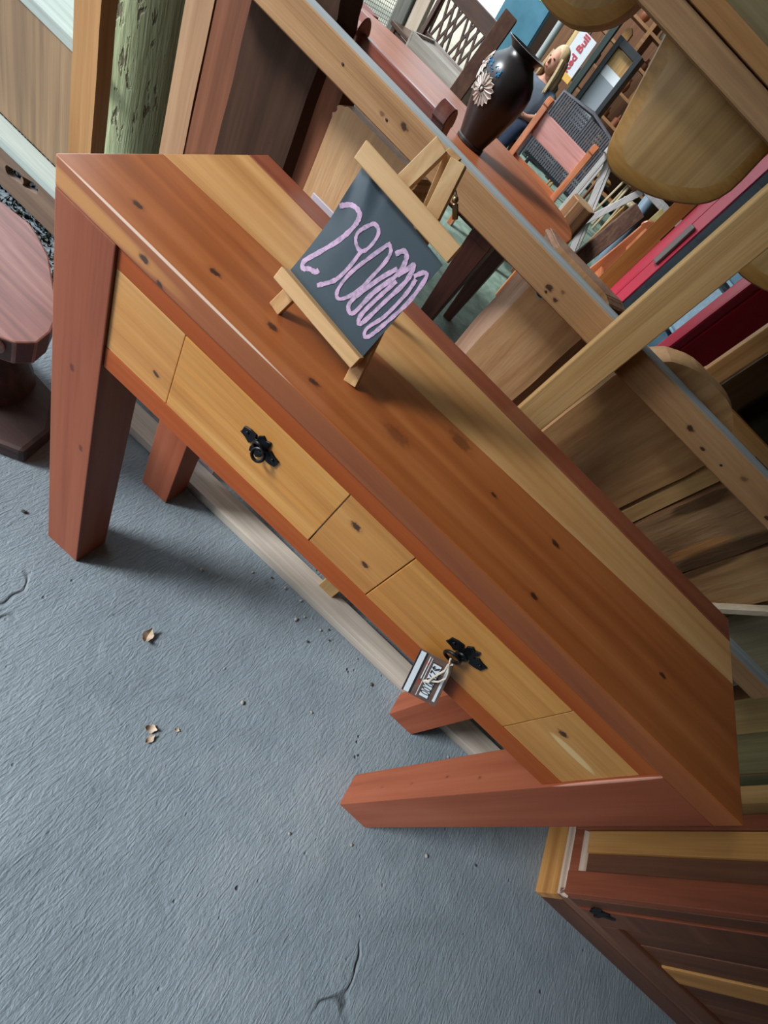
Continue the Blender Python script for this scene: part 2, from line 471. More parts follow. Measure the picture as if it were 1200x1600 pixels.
# ------------------------------------------------------------------ price tag on the right-hand ring
o3 = Vector((.678, -.014, .734))
PT = thing('price_tag', 'small printed price tag tied with twine to the right drawer ring', 'tag', o3)
A, B, Cc, Dd = Vector((.678, -.014, .734)), Vector((.723, -.016, .628)), Vector((.771, -.016, .656)), Vector((.722, -.013, .756))
ux = (Dd - A).normalized(); uy = (B - A).normalized(); nz_ = ux.cross(uy).normalized()
if nz_.y > 0: nz_ = -nz_
M_card = wood('brown_printed_card', '3a2a26', '6e5346', '93745f', 'Z', .35, fine=.3, bump=0)
M_white = plain('white_print', 'dfe6ea', .5)
M_ink = plain('black_ink', '17181c', .5)
MB().loft([A, B, Cc, Dd], [p - nz_ * .0008 for p in (A, B, Cc, Dd)]).build('card', M_card, PT)
def tagpt(s, t, lift=.0003):  # s across from the outer edge (0) to the tied edge (1), t down the writing direction
    return (A * (1 - s) * (1 - t) + B * (1 - s) * t + Dd * s * (1 - t) + Cc * s * t) + nz_ * lift
def stripe(s0, s1, t0, t1, mat, name, lift=.0003):
    MB().loft([tagpt(s0, t0, lift), tagpt(s0, t1, lift), tagpt(s1, t1, lift), tagpt(s1, t0, lift)],
              [tagpt(s0, t0, lift + .0002), tagpt(s0, t1, lift + .0002), tagpt(s1, t1, lift + .0002), tagpt(s1, t0, lift + .0002)]).build(name, mat, PT)
stripe(.01, .05, .02, .98, M_ink, 'printed_bar')
stripe(.05, .20, .02, .98, M_white, 'printed_bar')
stripe(.20, .25, .02, .98, M_ink, 'printed_bar')
stripe(.47, .74, .12, .92, M_ink, 'price_box', .0002)
stripe(.485, .725, .135, .905, M_white, 'price_box', .0005)
stripe(.33, .36, .05, .55, M_white, 'printed_line'); stripe(.40, .42, .06, .95, M_white, 'printed_line')
stripe(.86, .93, .1, .9, M_white, 'printed_line')
stripe(.30, .38, .60, .68, plain('red_print', 'a8432f', .5), 'printed_spot'); stripe(.30, .38, .16, .24, plain('red_print', 'a8432f', .5), 'printed_spot')
tx = (B - A).normalized(); ty = (Dd - A).normalized()
text_mesh('$2900.00', .0215, M_ink, 'handwritten_price', PT, frame(tagpt(.61, .50, .0011), tx, ty) @ Matrix.Diagonal((.95, .95, 1, 1)),   .0001, .0)
tw = plain('pale_twine', 'cbbfae', .9, 0, .1, 60, .2)
MB().tube([(.713, -.019, .757), (.718, -.021, .745), (.719, -.022, .730), (.722, -.020, .712), (.727, -.019, .697), (.723, -.018, .688)], .0015, 6).build('twine', tw, PT, smooth=True)
MB().tube([(.714, -.019, .757), (.722, -.021, .748), (.729, -.022, .735), (.731, -.020, .715), (.727, -.018, .700), (.722, -.018, .690)], .0014, 6).build('twine', tw, PT, smooth=True)
MB().tube([(.708, -.016, .766), (.714, -.019, .757), (.7165, -.018, .763)], .0014, 6).build('twine', tw, PT, smooth=True)

# ------------------------------------------------------------------ easel with the chalkboard
E0 = Vector((.313, .07, .9)); K = .30
E_ = thing('chalkboard_easel', 'small pale pine tabletop easel holding a chalkboard with pink writing, standing on the console table', 'easel', E0)
up = Vector((0, K, 1)).normalized(); nrm = Vector((0, -1, K)).normalized(); X = Vector((1, 0, 0))
def ep(u, v, w=0): return E0 + X * u + up * v + nrm * w
for sx in (-1, 1):
    a, b = ep(.062 * sx, 0.001, -.004), ep(.011 * sx, .236, -.004)
    MB().bar(a, b, .017, .008, up=nrm).build('front_leg', M_easz, E_, .0008, 1)
MB().bar(ep(0, .238, -.013), E0 + Vector((.004, .175, .004)), .016, .008, up=(0, 1, .3)).build('back_leg', M_easz, E_, .0008, 1)
MB().bar(ep(-.068, .184, .0095), ep(.066, .178, .0095), .019, .009, up=nrm).build('top_rail', M_ease, E_, .0008, 1)
MB().bar(ep(-.072, .042, .011), ep(.057, .030, .011), .016, .016, up=nrm).build('bottom_rail', M_ease, E_, .0008, 1)
# the curled sheet
g = MB(); nu, nv = 26, 22
def sheet(u, v):
    s = (u + .067) / .127; q = (v - .048) / .124
    w = .005 - .010 * max(0, .28 - s) ** 1.5 * (1 + q * 2.2)
    fold = max(0, .42 - s) / .42 * max(0, q - .55) / .45
    return w + .0035 * fold + .0035 * fold * math.sin(s * 26 + q * 10) + .0012 * math.sin(q * 9 + s * 3) * max(0, q - .7) * 3
vs = []
for j in range(nv + 1):
    for i in range(nu + 1):
        q = j / nv; s = i / nu
        uL = -.068 + .006 * q + .004 * math.sin(q * math.pi)
        uR = .0555 + .006 * q
        u = uL + (uR - uL) * s
        v = .046 - .012 * s + q * (.132 - .002 * s)
        vs.append((u, v))
top = [ep(u, v, sheet(u, v) + .0007) for u, v in vs]; bot = [ep(u, v, sheet(u, v) - .0007) for u, v in vs]
n_ = len(vs); fs = []
for j in range(nv):
    for i in range(nu):
        a = j * (nu + 1) + i
        fs.append((a, a + 1, a + nu + 2, a + nu + 1)); fs.append((n_ + a, n_ + a + nu + 1, n_ + a + nu + 2, n_ + a + 1))
for i in range(nu):
    fs.append((i, n_ + i, n_ + i + 1, i + 1)); a = nv * (nu + 1) + i; fs.append((a, a + 1, n_ + a + 1, n_ + a))
for j in range(nv):
    a = j * (nu + 1); b = a + nu + 1
    fs.append((a, b, n_ + b, n_ + a)); a += nu; b += nu; fs.append((a, n_ + a, n_ + b, b))
board = MB().add(top + bot, fs).build('chalkboard', M_slate, E_, smooth=True)
strokes = [
 [(-.0587,.1336),(-.0503,.1417),(-.0409,.1438),(-.0351,.1408),(-.0343,.1293),(-.04,.1088),(-.0506,.0861),(-.0593,.0679),(-.0563,.0613),(-.05,.0658),(-.0423,.0681),(-.0403,.0723)],
 [(-.019,.1456),(-.0241,.1371),(-.0273,.1283),(-.0248,.1213),(-.0171,.1172),(-.0112,.1202),(-.0086,.1294),(-.0089,.1405),(-.0131,.1453),(-.0197,.1455)],
 [(-.0137,.1189),(-.0145,.0988),(-.0185,.0788),(-.0264,.0666),(-.0323,.059)],
 [(.004,.1425),(.0109,.1391),(.0133,.1296),(.0114,.109),(.0077,.0861),(.0003,.0702),(-.0061,.0653),(-.0108,.0729),(-.01,.0934),(-.0027,.1186),(.0049,.1405)],
 [(.017,.1396),(.0227,.1477),(.0294,.1429),(.031,.1256),(.0224,.0963),(.019,.0691),(.0148,.0635),(.0089,.0681),(.0097,.0803),(.0187,.1104),(.0276,.131)],
 [(.0318,.1263),(.0364,.1384),(.0391,.1446),(.0427,.1284),(.038,.0985),(.0331,.0683),(.0293,.0623),(.0261,.0714),(.0299,.0977),(.0347,.1215)],
 [(.046,.1371),(.0522,.147),(.057,.1429),(.0581,.1148),(.0531,.0847),(.048,.0615),(.0432,.0566),(.0402,.0653),(.0475,.0877),(.0508,.1196),(.0494,.1365)]]
def catmull(p, k=6):
    out = []
    for i in range(len(p) - 1):
        a, b, c, d = p[max(i - 1, 0)], p[i], p[i + 1], p[min(i + 2, len(p) - 1)]
        for j in range(k):
            t = j / k
            out.append(tuple(.5 * (2 * b[m] + (c[m] - a[m]) * t + (2 * a[m] - 5 * b[m] + 4 * c[m] - d[m]) * t * t + (3 * b[m] - a[m] - 3 * c[m] + d[m]) * t ** 3) for m in range(2)))
    return out + [p[-1]]
# chalk marks: thin ribbons of chalk lying on the sheet
g = MB(); lay = 0
for si, s in enumerate(strokes):
    s = catmull(s); lay += .00004
    w0 = (.0026, .0019, .0024, .0020, .0024, .0024, .0022)[si]
    vv = []
    for i, (u, v) in enumerate(s):
        du = s[min(i + 1, len(s) - 1)][0] - s[max(i - 1, 0)][0]; dv = s[min(i + 1, len(s) - 1)][1] - s[max(i - 1, 0)][1]
        l_ = math.hypot(du, dv) or 1
        w = w0 * random.uniform(.8, 1.15)
        for sg in (-1, 1):
            uu, v2 = u - sg * dv / l_ * w, v + sg * du / l_ * w
            vv.append(ep(uu, v2, sheet(uu, v2) + .0011 + lay))
    g.add(vv, [(2 * i, 2 * i + 2, 2 * i + 3, 2 * i + 1) for i in range(len(s) - 1)])
g.build('chalk_writing', M_chalk, board)
M_brass = plain('dull_brass', '8f7a5a', .35, .9)
MB().tube([ep(.012, .222, -.02), ep(.026, .215, -.010), ep(.030, .213, -.004)], .0018, 8).ball(ep(.031, .212, .001), .0034).build('bolt', M_brass, E_, smooth=True)
MB().bar(ep(.032, .210, -.004), ep(.040, .200, -.010), .006, .0025, up=nrm).build('wing_nut', M_brass, E_, .0008, 1)

# ------------------------------------------------------------------ timber rack behind the table
RK = thing('timber_rack', 'rough timber rack behind the console table: grey-topped rail, floor batten and pale upright', 'rack', (.58, .43, 0))
def rail_poly(x0, x1, y0, y1, z0, z1, name, mat_side, mat_top, bev=.002):
    m = MB(); m.box(x0, x1, y0, y1, z0, z1)
    o = m.build(name, [mat_side, mat_top], RK, bev, 1)
    for q in o.data.polygons:
        if q.normal.z > .9: q.material_index = 1
    return o
rail_poly(-.27, 1.75, .45, .495, 1.007, 1.0575, 'upper_rail', M_rack, M_grey)['label'] = 'top rail with a grey weathered upper face'
rail_poly(1.0, 1.35, .45, .495, .765, .806, 'middle_rail', M_rack, M_grey)
M_floorbat = wood('pale_grey_floor_batten', '948a7e', 'b3a99c', 'c6bdb1', 'X', .75, bump=.4)
MB().box(-.35, 1.58, .352, .425, 0, .035).build('floor_rail', M_floorbat, RK, .002)
MB().box(.5665, .6215, .400, .448, .035, 1.42).build('upright', M_bat, RK, .002)
MB().box(1.66, 1.70, .45, .495, 0, 1.007).build('post', M_bat, RK, .002)
for x, z in ((.10, 1.025), (.245, 1.03), (.46, 1.018), (.86, 1.025), (1.0, 1.03), (.0, 1.035)):
    MB().ball((x, .4495, z), (.0026, .0008, .002), 8, 5).build('nail', plain('rusty_nail', '3c322c', .6, .5), RK)

def slab(name, label, xf, xb, ztop, yb0, lean, th, mats, group=None, round_l=0.0, round_r=0.0, wob=.006, seed=0, cat='slab', zbase=0.0):
    """live-edge board standing on the floor: xf = front edge span, xb = rear edge span, leaning back by lean per metre"""
    rnd = random.Random(seed)
    zs = [zbase + (ztop - zbase) * k / 16 for k in range(15)]
    rm = max(round_l, round_r, .01)
    zs = [z for z in zs if z < ztop - rm - .02] + [ztop - rm * (1 - math.sin(math.pi / 2 * k / 10)) for k in range(11)]
    wl = [rnd.uniform(-wob, wob) for _ in zs]; wr = [rnd.uniform(-wob, wob) for _ in zs]
    def outline(span, y, sgn):
        le, ri = [], []
        for k, z in enumerate(zs):
            a = max(0, z - (ztop - round_l)) / round_l if round_l else 0
            b = max(0, z - (ztop - round_r)) / round_r if round_r else 0
            ca = round_l * (1 - math.sqrt(max(0, 1 - a * a))); cb = round_r * (1 - math.sqrt(max(0, 1 - b * b)))
            le.append((span[0] + wl[k] + ca, z)); ri.append((span[1] + wr[k] - cb, z))
        if round_l or round_r:
            extra = []
        P = [(x, y + (ztop - z) * -lean, z) for x, z in le] + [(x, y + (ztop - z) * -lean, z) for x, z in reversed(ri)]
        return P
    yt = yb0
    m = MB(); m.loft(outline(xf, yt, 1), outline(xb, yt + th, 1), 0, 1)
    o = m.build(name, mats, None)
    c = ((xf[0] + xf[1]) / 2, yt - lean * ztop + th / 2, zbase)
    rebase(o, c)
    tag(o, label, cat, group)
    return o
# slabs leaning on the back of the rail
slab('wooden_slab', 'thick pale slab with rounded corner and end grain, behind the easel under the rail', (-.02, .17), (-.03, .18), .982, .51, -.06, .10, [M_slab, M_slab], round_l=.03, seed=1, wob=.003)
sb_ = slab('wooden_slab', 'pale live-edge slab with bark sides and a dark hole, left of the pale upright', (.427, .556), (.392, .588), 1.063, .505, -.10, .045, [M_slab, M_barkp], round_r=.03, seed=2)
ho = Vector((.4545, .5105, 1.0))
MB().tube([ho + Vector((.013 * math.cos(a), .001, .013 * math.sin(a))) for a in [k * math.pi / 8 for k in range(16)]], .0018, 6, closed=True).build('hole_rim', M_grey, sb_, smooth=True)
MB().ball(ho, (.0125, .0015, .0125), 14, 6).build('hole', plain('hole_dark', '1a1310', .9), sb_, smooth=True)
slab('wooden_slab', 'broad brown board with pale left edge, right of the pale upright', (.648, .876), (.628, .876), 1.083, .505, -.10, .04, [wood('mid_brown_board', '7a5230', 'a67a4c', 'bf9767', 'Z', .6, bump=.3), M_slab], round_l=.10, round_r=.10, seed=3, wob=.002)
slab('wooden_stick', 'narrow pale stick between the broad brown board and the rough board', (.888, .917), (.884, .919), 1.03, .515, -.09, .03, [M_bat, M_bat], seed=4, wob=.001, cat='stick')
slab('rough_board', 'rough brown board with dark bark patches, right of the narrow pale stick', (.925, 1.062), (.920, 1.066), 1.05, .505, -.10, .035,
     [wood('rough_streaked_board', '5c3f25', '95714e', 'b08c64', 'Z', .8, bump=.8, rings=.6, spec=.2, patches=[((.018, -.5, .81), (.05, .5, .95), 'b27c48'), ((.035, -.5, .79), (.085, .5, 1.02), '3f2a1a'), ((-.09, -.5, .88), (-.04, .5, 1.0), '46301d')]), M_bark], seed=5)
slab('rough_board', 'tan board with a bark seam, right of the rough streaked board', (1.070, 1.185), (1.066, 1.19), 1.05, .505, -.10, .035,
     [wood('tan_seamed_board', '7d5832', 'b0875a', 'c6a076', 'Z', .75, bump=.5, spec=.2, patches=[((-.085, -.5, .70), (-.035, .5, .93), '4a2f1c')]), M_bark], seed=6)
slab('dark_board', 'dark red board in the shade behind the bright leaning stick', (1.175, 1.214), (1.175, 1.214), 1.04, .56, -.06, .03, [M_dark, M_dark], seed=7, wob=.002, cat='board')
slab('knotty_board', 'grey-green knotty board behind the short blue-grey rail', (1.225, 1.415), (1.22, 1.42), 1.05, .545, -.05, .03,
     [wood('grey_green_knotty_board', '6b664a', '928b6c', 'aba384', 'Z', .75, bump=.5, spots=[(.03, -.02, .80, .024)]), M_slabd], seed=8, wob=.003, cat='board')
for k, (a, b, ms, lb, yo) in enumerate(((1.44, 1.55, ('7d6840', 'a58a58', 'bba06c'), 'narrow tan plank standing at the right end of the table, left of the greenish planks', .525),
                       (1.556, 1.70, ('635a3c', '8a7f58', 'a2976f'), 'greenish tan plank right of the narrow tan plank', .535),
                       (1.705, 1.84, ('545439', '797655', '938f6c'), 'mossy green plank with pale scuffs, nearest the cabinet', .535),
                       (1.845, 1.98, ('5a3d26', '7d5836', '97714a'), 'brown plank behind the cabinet corner', .54))):
    slab('plank', lb, (a, b), (a, b + (.004 if k == 0 else 0)), 1.3, yo, -.03, .04, [wood('mossy_plank_%s' % 'abcd'[k], *ms, 'Z', .75, bump=.5), M_slabd], 'planks standing behind the cabinet', seed=20 + k, wob=.002, cat='plank')
st = MB().bar((1.03, .515, .60), (1.245, .515, .955), .018, .018, up=(0, 1, 0)).build('stick', wood('bleached_stick', 'a98c74', 'd3bfa2', 'e4d7c2', 'Z', .6), None, .003, 1)
tag(rebase(st, (1.03, .515, .60)), 'short bleached stick leaning in front of the dark red board', 'stick')

sh_ = MB().box(.045, .102, .434, .438, .0, .868).build('plastic_sheet', plain('lilac_white_plastic', 'b9b0b8', .4), None, .001, 1)
tag(rebase(sh_, (.07, .436, 0)), 'pale plastic sheet standing behind the table, just left of the easel', 'sheet')
# boards, post and bench frame on the left
slab('timber_board', 'narrow tan board standing left of the round green post', (-.735, -.66), (-.735, -.66), 1.4, .62, 0, .04, [wood('tan_upright_board', '7e5228', 'a4753f', 'b98d5a', 'Z', .65), M_bat], seed=31, wob=.001, cat='board')
slab('timber_board', 'pale brown sawn board right of the round green post', (-.435, -.372), (-.435, -.371), 1.5, .60, 0, .03, [wood('pale_brown_board', '7c5637', 'a07a56', 'b8946f', 'Z', .65), M_redb], seed=32, wob=.001, cat='board')
slab('timber_board', 'dull red-brown board right of the pale brown board', (-.369, -.285), (-.369, -.28), 1.5, .602, 0, .03, [M_redb, M_redb], seed=33, wob=.002, cat='board')
slab('bark_slab', 'dark slab with a grey live edge, left of the rail end', (-.262, -.165), (-.284, -.15), 1.5, .575, 0, .03, [M_dark, wood('grey_bark', '2b2724', '4a4540', '6e6861', 'Z', .8, bump=.8)], seed=34, wob=.008)
slab('bark_slab', 'very dark wide slab with a rounded top under the rail, behind the table back edge', (-.222, -.07), (-.23, -.05), 1.16, .50, -.03, .03, [wood('umber_slab', '2a1b13', '3d291d', '4e3829', 'Z', .75, spec=.15), M_dark], round_l=.02, round_r=.10, seed=35, wob=.004)
slab('bark_slab', 'reddish dark slab beside the thick pale slab under the rail', (-.064, -.022), (-.064, -.012), 1.0, .52, -.05, .03, [M_redb, M_slabd], seed=36, wob=.003)

def pole_mat():
    t = NT('treated_green_pole')
    tc = t.n('ShaderNodeTexCoord'); v = tc.outputs['Object']
    a = t.noise(t.mapping(v, (9, 9, 1.0)), 1.5, 5, .8)
    col = t.ramp(a, [(.3, '79774f'), (.5, '9aa47c'), (.72, 'b2bb94')])
    k = t.noise(t.mapping(v, (22, 22, 7)), 2.2, 4, .4)
    crk = t.ramp(k, [(.60, 0.0), (.67, 1.0)])
    col = t.mix(t.math('MULTIPLY', crk, .8), col, lin('4a3520'))
    t.l(col, t.b.inputs['Base Color']); t.b.inputs['Roughness'].default_value = .7
    t.bump(t.math('SUBTRACT', t.noise(t.mapping(v, (40, 40, 3)), 2, 4), crk), .7, .006)
    return t.m
zz = [k * 2.70 / 14 for k in range(15)]
mb = MB().tube([(-.80 + random.uniform(-.004, .004), .93, z) for z in zz], [.158 + random.uniform(-.004, .004) for z in zz], 24)
po = mb.build('round_post', pole_mat(), None, smooth=True); tag(rebase(po, (-.80, .93, 0)), 'thick round green-treated log post among the standing boards at upper left', 'post')

BN = thing('plank_bench', 'low bench-like frame of wide boards with pale plank tops, behind the round slab table', 'bench', (-1.3, .72, 0))
M_pale = wood('sky_paled_plank', '7e877e', 'a0aaa2', 'b8c1b9', 'X', .6)  # paleness stands for sky light on the upward plank faces
MB().prism([(-1.9, .655), (-.72, .665), (-.72, .742), (-1.9, .742)], 'Z', .165, .192).build('seat_plank', M_pale, BN, .002)
# front board with two slots: four strips and the bridge between the slots
M_ap = wood('brown_slotted_board', '4c3a2c', '6b5443', '806853', 'X', .65)
def slot_board():
    x0, x1, z0, z1, y0, y1 = -1.9, -.735, .035, .163, .668, .690
    m = MB(); s = [(-1.03, -.985, .115), (-.965, -.925, .128)]
    # outline grid around round-ended slots
    bm = bmesh.new()
    outer = [(x0, z0), (x1, z0), (x1, z1), (x0, z1)]
    def hole(a, b, zc, r=.016, n=8):
        p = [(b + r * math.cos(t), zc + .006 + r * math.sin(t)) for t in [-math.pi / 2 + math.pi * k / n for k in range(n + 1)]]
        p += [(a + r * math.cos(t), zc - .006 + r * math.sin(t)) for t in [math.pi / 2 + math.pi * k / n for k in range(n + 1)]]
        return p
    loops = [outer] + [hole(*q) for q in s]
    ed = []
    for lp in loops:
        vs = [bm.verts.new((x, y0, z)) for x, z in lp]
        for i in range(len(vs)): ed.append(bm.edges.new((vs[i], vs[(i + 1) % len(vs)])))
    r = bmesh.ops.triangle_fill(bm, edges=ed, use_beauty=True)
    ext = bmesh.ops.extrude_face_region(bm, geom=bm.faces[:])
    bmesh.ops.translate(bm, vec=(0, y1 - y0, 0), verts=[g for g in ext['geom'] if isinstance(g, bmesh.types.BMVert)])
    bmesh.ops.recalc_face_normals(bm, faces=bm.faces)
    me = bpy.data.meshes.new('slotted_board'); bm.to_mesh(me); bm.free()
    me.transform(Matrix.Translation(-BN.location)); me.materials.append(M_ap)
    o = bpy.data.objects.new('slotted_board', me); COL.objects.link(o); o.parent = BN
slot_board()
MB().box(-1.9, -.885, .745, .772, .192, .53).build('back_panel', wood('brown_grained_panel', '5e4631', '866a4b', 'a1845f', 'Z', .55), BN, .001)
MB().prism([(-1.9, .735), (-.80, .742), (-.80, .752), (-.90, .775), (-.97, .86), (-.985, .95), (-1.9, .95)], 'Z', .53, .56).build('top_plank', M_pale, BN, .002)
for x in (-1.8, -1.25): MB().box(x, x + .06, .70, .735, 0, .165).build('foot', M_ap, BN, .001)
for x in (-1.8, -1.06): MB().box(x, x + .05, .90, .94, 0, .53).build('foot', M_ap, BN, .001)

# dark gravelly turf behind the round table
rnd = random.Random(3); m = MB()
for _ in range(5200):
    x, y = rnd.uniform(-1.9, -.70), rnd.uniform(.50, .98)
    if y < .53 + .04 * math.sin(x * 9): continue
    if -.98 < x < -.60 and y > .74: continue
    a = rnd.uniform(0, 6.28); h = rnd.uniform(.006, .020); w = rnd.uniform(.003, .006)
    dx, dy = math.cos(a) * w, math.sin(a) * w
    m.add([(x - dx, y - dy, 0), (x + dx, y + dy, 0), (x - dy * .9, y + dx * .9, 0), (x + rnd.uniform(-.012, .012), y + rnd.uniform(-.012, .012), h)], [(0, 1, 3), (1, 2, 3), (2, 0, 3), (0, 2, 1)])
turf = m.build('turf', plain('dark_turf', '2a2d25', .95, 0, .4, 60, spec=.1), None)
tag(turf, 'dark coarse turf on the ground behind the round slab table', 'turf', kind='stuff')

# ------------------------------------------------------------------ round slab table at the left edge
RT = thing('slab_table', 'low round reddish slab table with live edge, left of the console table', 'table', (-.42, .17, 0))
M_rt = wood('red_polished_slab', '5c362c', '835247', '9c7163', 'X', .35, rings=1.6, coat=.3, tilt=.6)
M_rte = wood('dark_slab_rim', '2c1712', '4a2620', '5c3128', 'Z', .5, bump=.6)
out = [(-.238, .186), (-.222, .145), (-.236, .110), (-.259, .094), (-.275, .070), (-.31, .03), (-.38, -.03), (-.47, -.07), (-.58, -.07), (-.68, -.02), (-.74, .08),
       (-.75, .18), (-.71, .29), (-.66, .335), (-.596, .352), (-.53, .362), (-.489, .352), (-.43, .331), (-.378, .298), (-.32, .262), (-.27, .225)]
cx, cy = -.48, .15
low = [(cx + (x - cx) * .955, cy + (y - cy) * .955) for x, y in out]
MB().loft([(x, y, .36) for x, y in out], [(x, y, .288) for x, y in low], 0, 1).build('slab_top', [M_rt, M_rte], RT, .004, 2)
MB().prism([(-.62, .02), (-.30, .03), (-.19, .085), (-.215, .17), (-.30, .255), (-.60, .28)], 'Z', 0, .05).build('foot_block', wood('dark_stump', '221613', '3b2722', '553a32', 'X', .6), RT, .012, 2)
MB().tube([(-.43, .16, .05), (-.43, .16, .16), (-.45, .16, .288)], [.11, .085, .13], 14).build('stump_leg', _mats['dark_stump'], RT, smooth=True)
MB().ball((-.258, .096, .335), (.010, .008, .018)).build('pale_knot', plain('pale_knot_wood', '8f8580', .5, 0, .4, 120), RT, smooth=True)

# ------------------------------------------------------------------ cabinet at lower right
CB = thing('cabinet', 'wooden cabinet with moulded plinth and black hinge, right of the console table', 'cabinet', (2.0, .29, 0))
x0, y0, x1, y1, HZ = 1.614, .182, 2.75, .395, 1.06
M_cab = wood('dark_cabinet_wood', '40251a', '5c3826', '704934', 'Z', .45)
M_cabx = wood('dark_cabinet_rail', '40251a', '5c3826', '704934', 'X', .45)
M_cabr = wood('red_cabinet_wood', '572b1b', '7b4029', '91543a', 'Z', .45)
M_cabt = wood('tan_cabinet_wood', '8a5a2c', 'ad7c43', 'c0935c', 'Z', .45)
M_caby = wood('tan_plinth', '8a5a2c', 'ad7c43', 'c0935c', 'Y', .45)
M_mould = wood('pale_moulding', '8a7462', 'a99483', 'bdaa9a', 'Y', .4)
MB().box(x0 + .022, x1, y0 + .022, y1, .0, HZ - .03).build('carcass', M_cab, CB, .002)
MB().box(x0, x0 + .024, y0, y1, 0, .078).build('plinth', M_caby, CB, .002)
MB().box(x0 + .024, x1, y0, y0 + .024, 0, .078).build('plinth', M_cabx, CB, .002)
MB().prism([(x0 + .001, .078), (x0 + .020, .078), (x0 + .020, .100), (x0 + .013, .094), (x0 + .011, .088), (x0 + .004, .085)], 'Y', y0 + .004, y1).build('moulding', M_mould, CB, .001, 1)
MB().prism([(y0 + .001, .078), (y0 + .020, .078), (y0 + .020, .100), (y0 + .013, .094), (y0 + .011, .088), (y0 + .004, .085)], 'X', x0 + .004, x1).build('moulding', wood('dark_moulding', '4c352a', '6b5044', '7d6255', 'X', .4), CB, .001, 1)
# side: corner stiles, bottom rail, moulding, recessed panel board beside its painted shadow
MB().box(x0 + .004, x0 + .022, y0 + .008, y0 + .066, .100, HZ - .03).build('side_stile', M_cabr, CB, .002)
MB().box(x0 + .004, x0 + .022, y1 - .035, y1, .100, HZ - .03).build('side_stile', M_cabr, CB, .002)
MB().box(x0 + .006, x0 + .022, y0 + .066, y1 - .035, .100, .132).build('side_rail', M_cabr, CB, .001)
MB().prism([(x0 + .006, .132), (x0 + .020, .132), (x0 + .020, .148), (x0 + .014, .144), (x0 + .010, .137)], 'Y', y0 + .066, y1 - .035).build('panel_moulding', M_mould, CB, .001, 1)
MB().box(x0 + .016, x0 + .022, y0 + .067, y0 + .118, .148, HZ - .03).build('side_board', M_cab, CB, .001)  # dark board stands in for the shadow inside the recessed panel
MB().box(x0 + .010, x0 + .022, y0 + .119, y1 - .036, .148, HZ - .03).build('side_board', M_cabt, CB, .001)
# front: face frame, door with bead, hinge, inner boards
MB().box(x0 + .022, x0 + .058, y0 + .006, y0 + .022, .100, HZ - .03).build('front_stile', M_cab, CB, .002)
DR = MB().box(x0 + .064, x0 + .135, y0 + .004, y0 + .022, .105, HZ - .06).build('door', M_cabx, CB, .003)
DR['label'] = 'left cabinet door with a brighter middle board'
MB().box(x0 + .0585, x0 + .064, y0 + .002, y0 + .022, .105, HZ - .06).build('bead', M_cabr, DR, .001, 1)
MB().box(x0 + .135, x0 + .62, y0 + .004, y0 + .022, .105, .165).build('door_rail', M_cabx, DR, .003)
for k, (a, b, mt, yy) in enumerate(((.137, .215, M_cab, .014), (.217, .296, M_cab, .013), (.298, .368, M_cabt, .009), (.370, .455, M_cab, .013), (.457, .55, M_cab, .014))):
    MB().box(x0 + a, x0 + b, y0 + yy, y0 + .022, .166, HZ - .06).build('door_board', mt, DR, .002)
MB().box(x0 + .55, x0 + .62, y0 + .004, y0 + .022, .166, HZ - .06).build('door_stile', M_cab, DR, .003)
hp = [(-.020, 0), (-.012, .016), (-.007, .010), (-.004, .030), (.004, .030), (.007, .010), (.020, .034), (.026, .024), (.014, .0), (.024, -.022), (.018, -.034), (.007, -.012), (.004, -.028), (-.004, -.028), (-.007, -.010), (-.012, -.018)]
MB().prism([(x0 + .064 + u, .165 + v) for u, v in hp], 'Y', y0 - .001, y0 + .004).build('hinge', M_black, CB, .0005, 1)
MB().box(x0 - .015, x1, y0 - .015, y1 + .0, HZ - .03, HZ).build('cabinet_top', M_cabx, CB, .004)

# ------------------------------------------------------------------ hanging rounded boards and the beams
M_beam = wood('rough_beam', '8a6240', 'b0885f', 'c49e78', 'X', .8, bump=.9)
BM = thing('hanging_beam', 'pair of rough horizontal beams hung above the rail, at the upper right corner', 'beam', (.5, .88, 1.32))
MB().box(-.9, 2.2, .856, .90, 1.322, 1.362).build('lower_beam', M_beam, BM, .004)
MB().box(-.9, 2.2, .85, .90, 1.364, 1.392).build('upper_beam', wood('rough_orange_beam', '8f5f32', 'b5824c', 'c99b68', 'X', .8, bump=.9), BM, .003)
MB().box(-.9, 2.2, .875, .90, 1.393, 1.72).build('panel_board', wood('greenish_tan_panel', '6d6140', '8b7d56', 'a0936c', 'X', .7), BM, .002)
for x in (-.8, 2.05): MB().box(x, x + .07, .905, .95, 1.322, 2.70).build('hanger', M_beam, BM, .002)
M_hang = wood('smooth_hanging_board', '9c7648', 'be9862', 'cfac78', 'Z', .5, tilt=.35)
M_hangb = wood('bevelled_board_edge', '936832', 'b98a48', 'cba060', 'X', .5)
